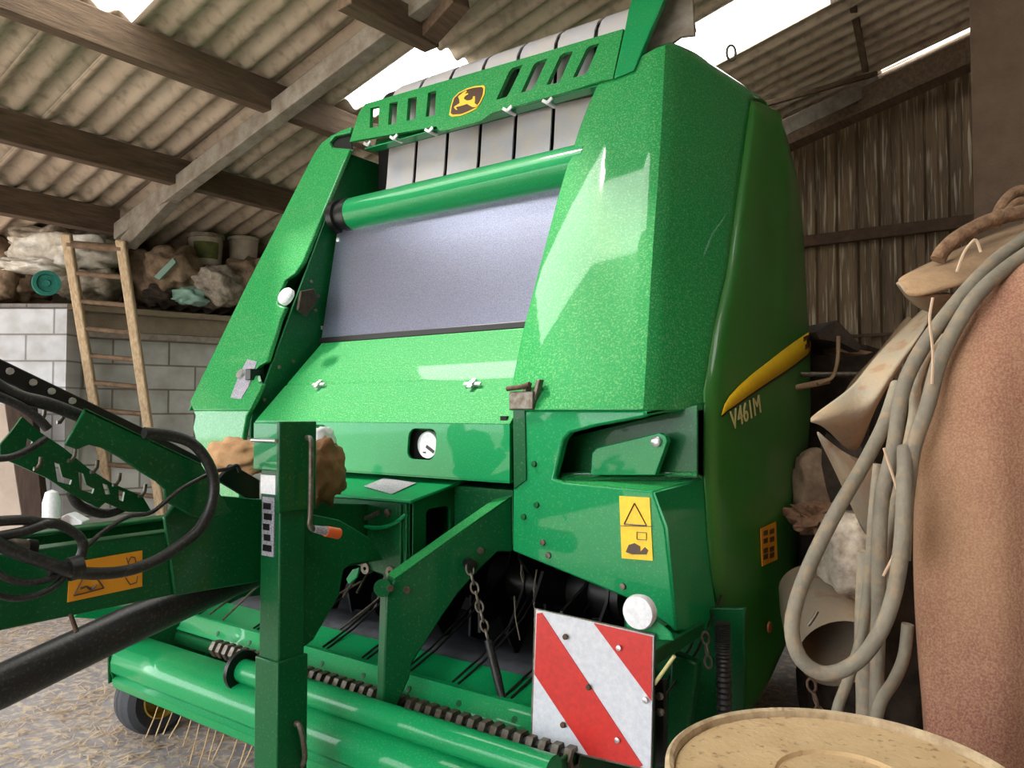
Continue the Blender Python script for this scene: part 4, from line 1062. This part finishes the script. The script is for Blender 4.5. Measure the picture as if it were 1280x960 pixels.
for q in ((50, 518), (74, 520), (45, 578), (88, 568), (116, 582), (144, 598), (176, 612)):
    x, y = q
    S(rk, tube('rack_hook', [oH(x-3, y+8, -.1), oH(x+1, y+8, -.1), oH(x+5, y+2, -.1), oH(x+6, y-7, -.1)], .0055, 'steel', seg=8))
B(plate('carrier_rail', [oH(x, y, -.16) for x, y in ((-10, 445), (0, 448), (180, 535), (252, 572), (252, 582), (100, 520), (-10, 470))], (-.03, 0, 0), 'blacksteel'))
for q in ((12, 464), (41, 478), (64, 489), (90, 501)): B(lathe('bolt', oH(*q, -.155), (1, 0, 0), [(0, 0), (.01, 0), (.009, .008), (0, .01)], 'chrome', seg=8))
# black hydraulic hoses
def hh(pts, r, off, m='black', name='hydraulic_hose'):
    P_ = []
    for i, q in enumerate(pts): P_.append(oX(q[0], q[1], HX+(off if not isinstance(off, list) else off[i])))
    return B(tube(name, P_, r, m, seg=12, smoothpts=6))
hh([(180, 541), (215, 545), (245, 558), (265, 590), (266, 625), (250, 660), (222, 684), (190, 703), (150, 715), (100, 716), (60, 704), (20, 690), (-15, 672)], .016, .06)
hh([(-10, 478), (20, 495), (60, 505), (100, 520), (125, 532)], .018, -.08, 'black')
hh([(-10, 492), (22, 506), (46, 522), (60, 536)], .012, -.06)
hh([(88, 615), (100, 632), (130, 642), (158, 633), (172, 628)], .014, -.14)
hh([(-10, 652), (30, 650), (50, 653), (75, 656), (100, 672), (103, 690), (92, 705), (60, 715)], .0125, .04)
hh([(-10, 672), (30, 664), (58, 655), (66, 655)], .012, .05)
hh([(-10, 695), (0, 718), (30, 728), (62, 724), (85, 712)], .008, .05)
hh([(-10, 742), (18, 748), (45, 744), (70, 732), (84, 716)], .008, .05)
hh([(110, 682), (130, 664), (160, 646), (190, 640), (225, 612), (262, 592)], .006, .04)
hh([(-10, 573), (10, 572), (30, 565), (58, 548)], .009, .02)
hh([(262, 590), (285, 586), (296, 582), (300, 590)], .006, -.02, 'blacksteel', 'hose_hook')
B(tube('coupler', [oH(-5, 681, -.02), oH(33, 684, -.02)], .019, 'steel', seg=16)); B(tube('coupler_end', [oH(33, 684, -.02), oH(44, 685, -.02)], .021, 'blacksteel', seg=16))
B(lathe('hose_tie', oH(86, 712, .055), (0, 1, .1), [(.02, 0), (.03, 0), (.03, .03), (.02, .03)], 'black', seg=14))
B(plate('cable_tray', [oX(x, y, -2.24) for x, y in ((272, 600), (325, 632), (325, 600), (290, 580))], (-.02, 0, 0), 'blacksteel'))
# link every part to the machine
bpy.context.view_layer.update()
adopt(baler, BP)
for par, ch_ in SUB:
    ch_.parent = par; ch_.matrix_parent_inverse = Matrix.Identity(4)

# stone / bags resting on the drawbar and housing, bottle
tag(blob('bag', oX(298, 570, -2.35), (.12, .07, .06), 'stone', seed=31, amp=.15, rot=.3), 'pale tan cloth bundle behind the parking jack head', 'bundle')
tag(blob('bag', oX(402, 590, -2.16)+Vector((0, 0, -.0)), (.055, .1, .11), 'brownbag', seed=32, amp=.16, rot=.2), 'brown twine bundle on the drawbar right of the jack', 'bundle')
tag(blob('bag', oX(403, 549, -2.22), (.03, .05, .045), 'white', seed=33, amp=.1), 'white scrap tucked behind the brown bundle', 'scrap')
p = oX(60, 660, -2.75); bt = group_empty('spray_bottle', p, 'small white bottle standing behind the drawbar at left', 'bottle')
adopt(bt, [lathe('body', oD(64, 644, 3.0), (0, 0, 1), [(0, -.1), (.03, -.1), (.032, .05), (.022, .09), (0, .1)], 'white', seg=20), lathe('red_band', oD(64, 654, 3.0), (0, 0, 1), [(.034, -.03), (.034, .02), (.033, .02), (.033, -.03)], 'rred', seg=20)])
tag(plate('carton', [oD(x, y, 3.05) for x, y in ((76, 646), (84, 642), (103, 652), (99, 668), (82, 668), (74, 660))], _f*.06, 'white'), 'pale bluish carton lying right of the small bottle behind the drawbar', 'carton')

# ================================================================== RIGHT HAND JUNK
# drum
dd_ = 1.32; dp = rz((1047-640)/960*dd_, dd_); LZ = .885
drum = group_empty('oil_drum', (dp.x, dp.y, 0), 'dusty steel drum with tan lid standing in the right foreground', 'drum')
R_ = .29
dparts = [lathe('drum_body', (dp.x, dp.y, 0), (0, 0, 1), [(0, 0), (R_, 0), (R_, .28), (R_+.012, .3), (R_, .32), (R_, .56), (R_+.012, .58), (R_, .6), (R_, LZ-.02), (0, LZ-.02)], 'drumblue', seg=96)]
dparts.append(lathe('lid', (dp.x, dp.y, 0), (0, 0, 1), [(0, LZ-.012), (.075, LZ-.012), (.08, LZ-.013), (.106, LZ-.013), (.109, LZ-.006), (.113, LZ-.006), (.117, LZ-.013), (.276, LZ-.013), (.281, LZ-.02), (0, LZ-.03)], 'tan', seg=96))
dparts.append(lathe('rim', (dp.x, dp.y, 0), (0, 0, 1), [(R_-.011, LZ-.015), (R_-.009, LZ-.002), (R_-.002, LZ+.002), (R_+.005, LZ-.003), (R_+.006, LZ-.016), (R_, LZ-.022)], 'tanrim', seg=96, closed=True))
bc_ = dp+_r*.08+_u*0
dparts.append(lathe('bung', dp+_r*-.0+Vector((_f.x, _f.y, 0))*-.02, (0, 0, 1), [(0, LZ+.0), (.02, LZ+.0), (.022, LZ-.016)], 'tanrim', seg=24))
adopt(drum, dparts)

# red hood
hd0 = 1.9
sil = [(1330, 300), (1290, 318), (1262, 335), (1238, 358), (1213, 392), (1190, 428), (1170, 470), (1156, 515), (1147, 560), (1141, 620), (1138, 690), (1139, 760), (1143, 840), (1148, 900), (1150, 1020), (1152, 1250)]
rows = []
for i, (x, y) in enumerate(sil):
    p = oD(x, y, hd0); row = []
    rr0 = (p-CAM).dot(_r)
    xr = 2.05
    fwd = Vector((_f.x, _f.y, 0)).normalized()
    base = Vector((CAM.x, CAM.y, p.z))
    row.append(base+_r*(rr0*1.45+.06)+fwd*(hd0+.8)); row.append(base+_r*(rr0*1.17+.02)+fwd*(hd0+.3)); row.append(base+_r*(rr0*1.035)+fwd*(hd0+.06))
    row.append(base+_r*rr0+fwd*hd0)
    for k in range(1, 25):
        u = k/24; r0 = rr0+(xr-rr0)*u
        bul = .16*math.sqrt(max(0, 1-(1-min(1, u*2.2))**2))
        rib = .018*math.sin((r0)*38)*min(1, max(0, (700-0+(y-300))/400-1.6))
        row.append(base+_r*r0+fwd*(hd0-bul+rib))
    rows.append(row)
o = grid('curved_metal_hood', rows, 'redhood', thick=.01, smooth='all', subsurf=1); tag(o, 'big dusty faded red curved metal hood at the right edge', 'hood')
# hoses
def hose(pts, r, d, label, m='hose', name='hose', cat='hose', seg=12):
    P_ = [oD(q[0], q[1], q[2] if len(q) > 2 else d) for q in pts]
    return tag(tube(name, P_, r, m, seg=seg, smoothpts=8), label, cat)
hose([(1300, 285, 2.0), (1240, 330, 1.95), (1190, 385, 1.9), (1150, 440, 1.9), (1128, 490, 1.88), (1117, 560, 1.88), (1103, 620, 1.9), (1099, 690, 1.9), (1098, 780, 1.95), (1094, 900, 2.0), (1085, 1010, 2.0)], .018, 1.9, 'grey hose coming over the red hood and hanging straight down')
hose([(1122, 480, 2.05), (1105, 530, 2.0), (1080, 580, 1.95), (1045, 640, 1.88), (1015, 700, 1.85), (996, 750, 1.82), (990, 790, 1.8), (1002, 825, 1.78), (1032, 842, 1.76), (1070, 828, 1.74), (1100, 790, 1.74), (1118, 740, 1.74), (1127, 680, 1.74), (1130, 620, 1.78), (1131, 560, 1.85)], .0175, 1.8, 'pale dusty hose hanging in one wide loop beside the baler')
hose([(1310, 300, 1.92), (1262, 332, 1.9), (1225, 365, 1.86), (1200, 400, 1.86), (1175, 450, 1.86), (1160, 505, 1.84), (1142, 560, 1.84), (1133, 620, 1.82), (1128, 700, 1.8)], .018, 1.9, 'grey hose lying along the edge of the red hood')
hose([(1185, 420, 2.15), (1160, 440, 2.1), (1145, 480, 2.1), (1142, 520, 2.1), (1128, 590, 2.05), (1112, 660, 2.0), (1105, 700, 2.0)], .014, 2.1, 'thinner brownish hose between the two grey hoses', 'hose')
hose([(1098, 580, 2.1), (1092, 640, 2.1), (1088, 700, 2.08), (1082, 760, 2.05), (1076, 800, 2.0), (1060, 850, 2.0), (1046, 890, 1.98), (1035, 960, 1.95)], .014, 2.0, 'narrow grey hose curving down behind the drum')
hose([(1135, 780, 1.95), (1130, 820, 1.95), (1118, 850, 1.93), (1100, 880, 1.9), (1090, 930, 1.9)], .015, 1.9, 'short bent hose rising behind the drum beside the red hood')
hose([(1084, 690, 2.2), (1080, 790, 2.2), (1082, 900, 2.2), (1082, 1160, 2.2)], .026, 2.2, 'thick upright grey pipe behind the hanging hoses', 'hose', 'pipe', 'pipe')
hose([(1290, 262, 2.3), (1240, 275, 2.3), (1200, 295, 2.3), (1180, 312, 2.3), (1172, 325, 2.3)], .022, 2.3, 'thick brown rope draped over the top of the sheets', 'hose_tan', 'rope', 'rope')
hose([(1300, 236, 2.5), (1270, 240, 2.5), (1252, 258, 2.5), (1242, 285, 2.5)], .018, 2.5, 'upper loop of brown rope at the right edge', 'hose_tan', 'rope', 'rope')
hose([(1300, 262, 2.45), (1275, 252, 2.45), (1256, 268, 2.45)], .014, 2.45, 'small inner coil of brown rope at the right edge', 'hose_tan', 'rope', 'rope')
# twine bits
for i, (pts, lab) in enumerate([([(1196, 340), (1204, 318), (1212, 306), (1220, 300), (1226, 315)], 'knot of pale twine on the folded brown sheet'), ([(1165, 480), (1166, 440), (1162, 400), (1166, 372)], 'pale strand of twine hanging between hoses'), ([(1105, 560), (1128, 640), (1118, 690), (1104, 720)], 'loose strand of twine across the lower hoses')]):
    tag(tube('twine', [oD(x, y, 1.83) for x, y in pts], .0035, 'twine', seg=6, smoothpts=4), lab, 'twine')
# folded brown sheet at top, bent grey sheet, etc
def sheet(name, rowspx, m, label, cat, th=.006, smooth=30):
    o = grid(name, [[oD(*q) for q in r] for r in rowspx], m, thick=th, smooth='all', subsurf=2); o.modifiers.move(0, 1) if False else None; return tag(o, label, cat)
sheet('metal_sheet', [[(1118, 350, 2.35), (1160, 330, 2.4), (1210, 306, 2.45), (1260, 286, 2.5), (1320, 262, 2.5)], [(1126, 356, 2.2), (1172, 344, 2.2), (1222, 322, 2.2), (1270, 300, 2.2), (1320, 280, 2.2)], [(1134, 376, 2.2), (1178, 362, 2.15), (1230, 348, 2.15), (1275, 325, 2.15), (1320, 300, 2.15)]], 'sheet2', 'tan dusty folded sheet pointing left over the hoses', 'sheet')
sheet('metal_sheet', [[(1118, 350, 2.34), (1126, 356, 2.2)], [(1128, 364, 2.34), (1136, 366, 2.2)], [(1142, 384, 2.34), (1160, 372, 2.2)], [(1190, 400, 2.5), (1200, 360, 2.3)]], 'sheet', 'grey underside flap below the tan folded sheet', 'sheet')
sheet('metal_sheet', [[(1008, 525, 2.3), (1045, 500, 2.35), (1072, 478, 2.45), (1090, 450, 2.5), (1140, 400, 2.6), (1160, 380, 2.6)], [(1016, 528, 2.28), (1050, 512, 2.3), (1078, 492, 2.4), (1102, 466, 2.4), (1145, 416, 2.5), (1164, 392, 2.5)], [(1034, 534, 2.3), (1062, 532, 2.3), (1088, 516, 2.3), (1108, 485, 2.3), (1138, 440, 2.4), (1158, 408, 2.4)], [(1060, 566, 2.45), (1074, 562, 2.45), (1085, 530, 2.4), (1100, 495, 2.4), (1125, 455, 2.5), (1150, 420, 2.5)]], 'sheet', 'bent grey and tan sheet metal pointing at the baler side', 'sheet')
sheet('metal_sheet', [[(1014, 530, 2.4), (1040, 556, 2.4), (1064, 572, 2.4), (1095, 580, 2.4)], [(1034, 566, 2.42), (1056, 590, 2.38), (1078, 606, 2.38), (1108, 610, 2.4)], [(1052, 604, 2.45), (1070, 630, 2.4), (1092, 650, 2.4), (1115, 650, 2.4)], [(1074, 652, 2.5), (1082, 668, 2.45), (1096, 680, 2.45), (1115, 690, 2.45)]], 'sheet', 'tan triangular sheet hanging below the bent grey one', 'sheet')
sheet('metal_sheet', [[(1050, 500, 3.2), (1068, 470, 3.2), (1100, 440, 3.2), (1134, 392, 3.2)], [(1056, 505, 3.1), (1080, 478, 3.1), (1110, 448, 3.1), (1142, 398, 3.1)], [(1070, 540, 3.1), (1090, 500, 3.1), (1115, 470, 3.1), (1145, 420, 3.1)]], 'sheet2', 'rusty brown plank-like sheet behind the bent sheet metal', 'sheet')
# dark scrap behind
def dblob(name, px, py, d, w, h, m, label, cat, seed, **k): return sack(name, px, py, d, w, h, m, label, cat, seed, **k)
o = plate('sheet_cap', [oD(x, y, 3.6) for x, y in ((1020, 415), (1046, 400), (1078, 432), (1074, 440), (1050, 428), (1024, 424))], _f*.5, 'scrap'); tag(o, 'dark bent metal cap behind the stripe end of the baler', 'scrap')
o = plate('plank', [oD(x, y, 3.7) for x, y in ((1046, 425), (1075, 437), (1092, 440), (1082, 444), (1050, 440))], _f*.2, 'sheet2'); tag(o, 'short tan plank under the dark metal cap', 'plank')
tag(tube('pipe', [oD(1000, 468, 3.5), oD(1078, 468, 3.5)], .012, 'steel'), 'thin grey bar crossing the dark gap behind the baler', 'bar')
tag(tube('stick', [oD(x, y, 3.3) for x, y in ((1048, 420), (1047, 450), (1040, 472), (1022, 480))], .008, 'sheet2', smoothpts=4), 'bent brown stick in the dark gap behind the baler', 'stick')
tag(tube('pipe', [oD(985, 487, 3.4), oD(1036, 476, 3.4)], .014, 'sheet2'), 'tan bar lying in the dark gap below the thin grey one', 'bar')
tag(box('dark_box', (-1.2, 4.3, 0), (-.83, 5.0, 1.84), 'scrap'), 'tall dark filler box in the gap behind the stripe end of the baler', 'scrap')  # added box that darkens the gap and hides the cladding
tag(box('dark_box', (-.75, 3.6, 0), (.4, 4.2, 1.2), 'scrap'), 'low wide dark stack of scrap boards behind the hoses', 'scrap')
tag(blob('leaf_heap', oD(1020, 648, 3.1), (.085, .08, .055), 'leaf', seed=41, amp=.3, sharp=.25, sub=4, smooth=False, rot=YAW), 'crumpled brown leaves on the dark scrap beside the baler', 'leaves')
tag(blob('feed_sack', oD(1028, 610, 3.3), (.13, .1, .17), 'sack_brown', seed=42, amp=.12, rot=YAW), 'dim brown sack in the gap above the brown leaves', 'sack')
dr2 = rz(1.52, 3.3)
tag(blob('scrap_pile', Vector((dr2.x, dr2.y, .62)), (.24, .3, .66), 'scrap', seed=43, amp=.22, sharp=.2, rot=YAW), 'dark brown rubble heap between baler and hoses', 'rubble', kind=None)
# rusty bucket on its side: flared shell with dark mouth
cb = oD(1045, 810, 2.6)
ax = (-_f*.9+_r*-.05+Vector((0, 0, -.35))).normalized()
bq = group_empty('rusty_tub', cb, 'grey dusty tub tipped over with dark open mouth behind the hose loop', 'tub')
tb = lathe('tub_shell', cb, -ax, [(.135, -.03), (.14, 0), (.15, .05), (.13, .2), (.1, .34), (.0, .36), (0, .34), (.09, .32), (.12, .19), (.135, .05), (.13, 0)], 'sheet', seg=36, closed=False)
adopt(bq, [tb])
tag(blob('stone', oD(1068, 700, 2.75), (.12, .12, .17), 'sack_grey', seed=44, amp=.1, rot=YAW), 'dusty grey sack behind the hose loop above the tipped tub', 'sack')
tag(tube('hook', [oD(x, y, 2.2) for x, y in ((1010, 782), (1016, 774), (1022, 764))], .005, 'steel', smoothpts=4), 'small wire hook inside the hose loop', 'hook')
tag(chain('chain', oD(1012, 848, 2.2), oD(1026, 900, 2.2), .04, .024, .004, 'rust'), 'rusty chain hanging behind the drum', 'chain')

# ================================================================== STRAW
bm = bmesh.new()
def straw_at(x, y, z=.004):
    L = random.uniform(.02, .09); a_ = random.uniform(0, PI); w_ = random.uniform(.0012, .003)
    d = Vector((math.cos(a_), math.sin(a_), random.uniform(-.08, .15))); s_ = Vector((-d.y, d.x, 0)).normalized()*w_
    c_ = Vector((x, y, z+random.uniform(0, .008))); p0, p1 = c_-d*L/2, c_+d*L/2; p0.z = max(p0.z, .002); p1.z = max(p1.z, .002)
    v = [bm.verts.new(q) for q in (p0-s_, p0+s_, p1+s_, p1-s_)]; bm.faces.new(v)
    v2 = [bm.verts.new(q) for q in (p0-s_+Vector((0, 0, .002)), p0+s_+Vector((0, 0, .002)), p1+s_+Vector((0, 0, .002)), p1-s_+Vector((0, 0, .002)))]; bm.faces.new(v2)
for _ in range(16000):
    x = random.uniform(-6, -1.2); y = random.uniform(.2, 4.5)
    if noise.noise(Vector((x*1.7, y*1.7, 0)))+.35*random.random() < -.02: continue
    straw_at(x, y)
o = done(bm, 'straw_litter', 'straw', smooth=None, rec=False); tag(o, 'loose straw scattered over the dirty floor', 'straw', kind='stuff')

# ================================================================== LIGHT
w = bpy.data.worlds.new('sky'); scn.world = w; w.use_nodes = True; nt = w.node_tree
bg = nt.nodes['Background']; bg.inputs[0].default_value = (.95, .98, 1.0, 1); bg.inputs[1].default_value = 3.4
sun = bpy.data.lights.new('sun', 'SUN'); sun.energy = 6.0; sun.angle = math.radians(6); sun.color = (1, .94, .82)
so = bpy.data.objects.new('sun', sun); COL.objects.link(so)
sd_ = Vector((.55, .35, -.95)).normalized(); so.rotation_euler = sd_.to_track_quat('-Z', 'Y').to_euler()

scn.view_settings.view_transform = 'Standard'; scn.view_settings.look = 'None'
scn.view_settings.gamma = 1; scn.view_settings.use_curve_mapping = False; scn.view_settings.exposure = .92
scn.cycles.max_bounces = 8; scn.cycles.diffuse_bounces = 5; scn.cycles.use_denoising = True
scn.cycles.transparent_max_bounces = 8
scn.cycles.sample_clamp_indirect = 8
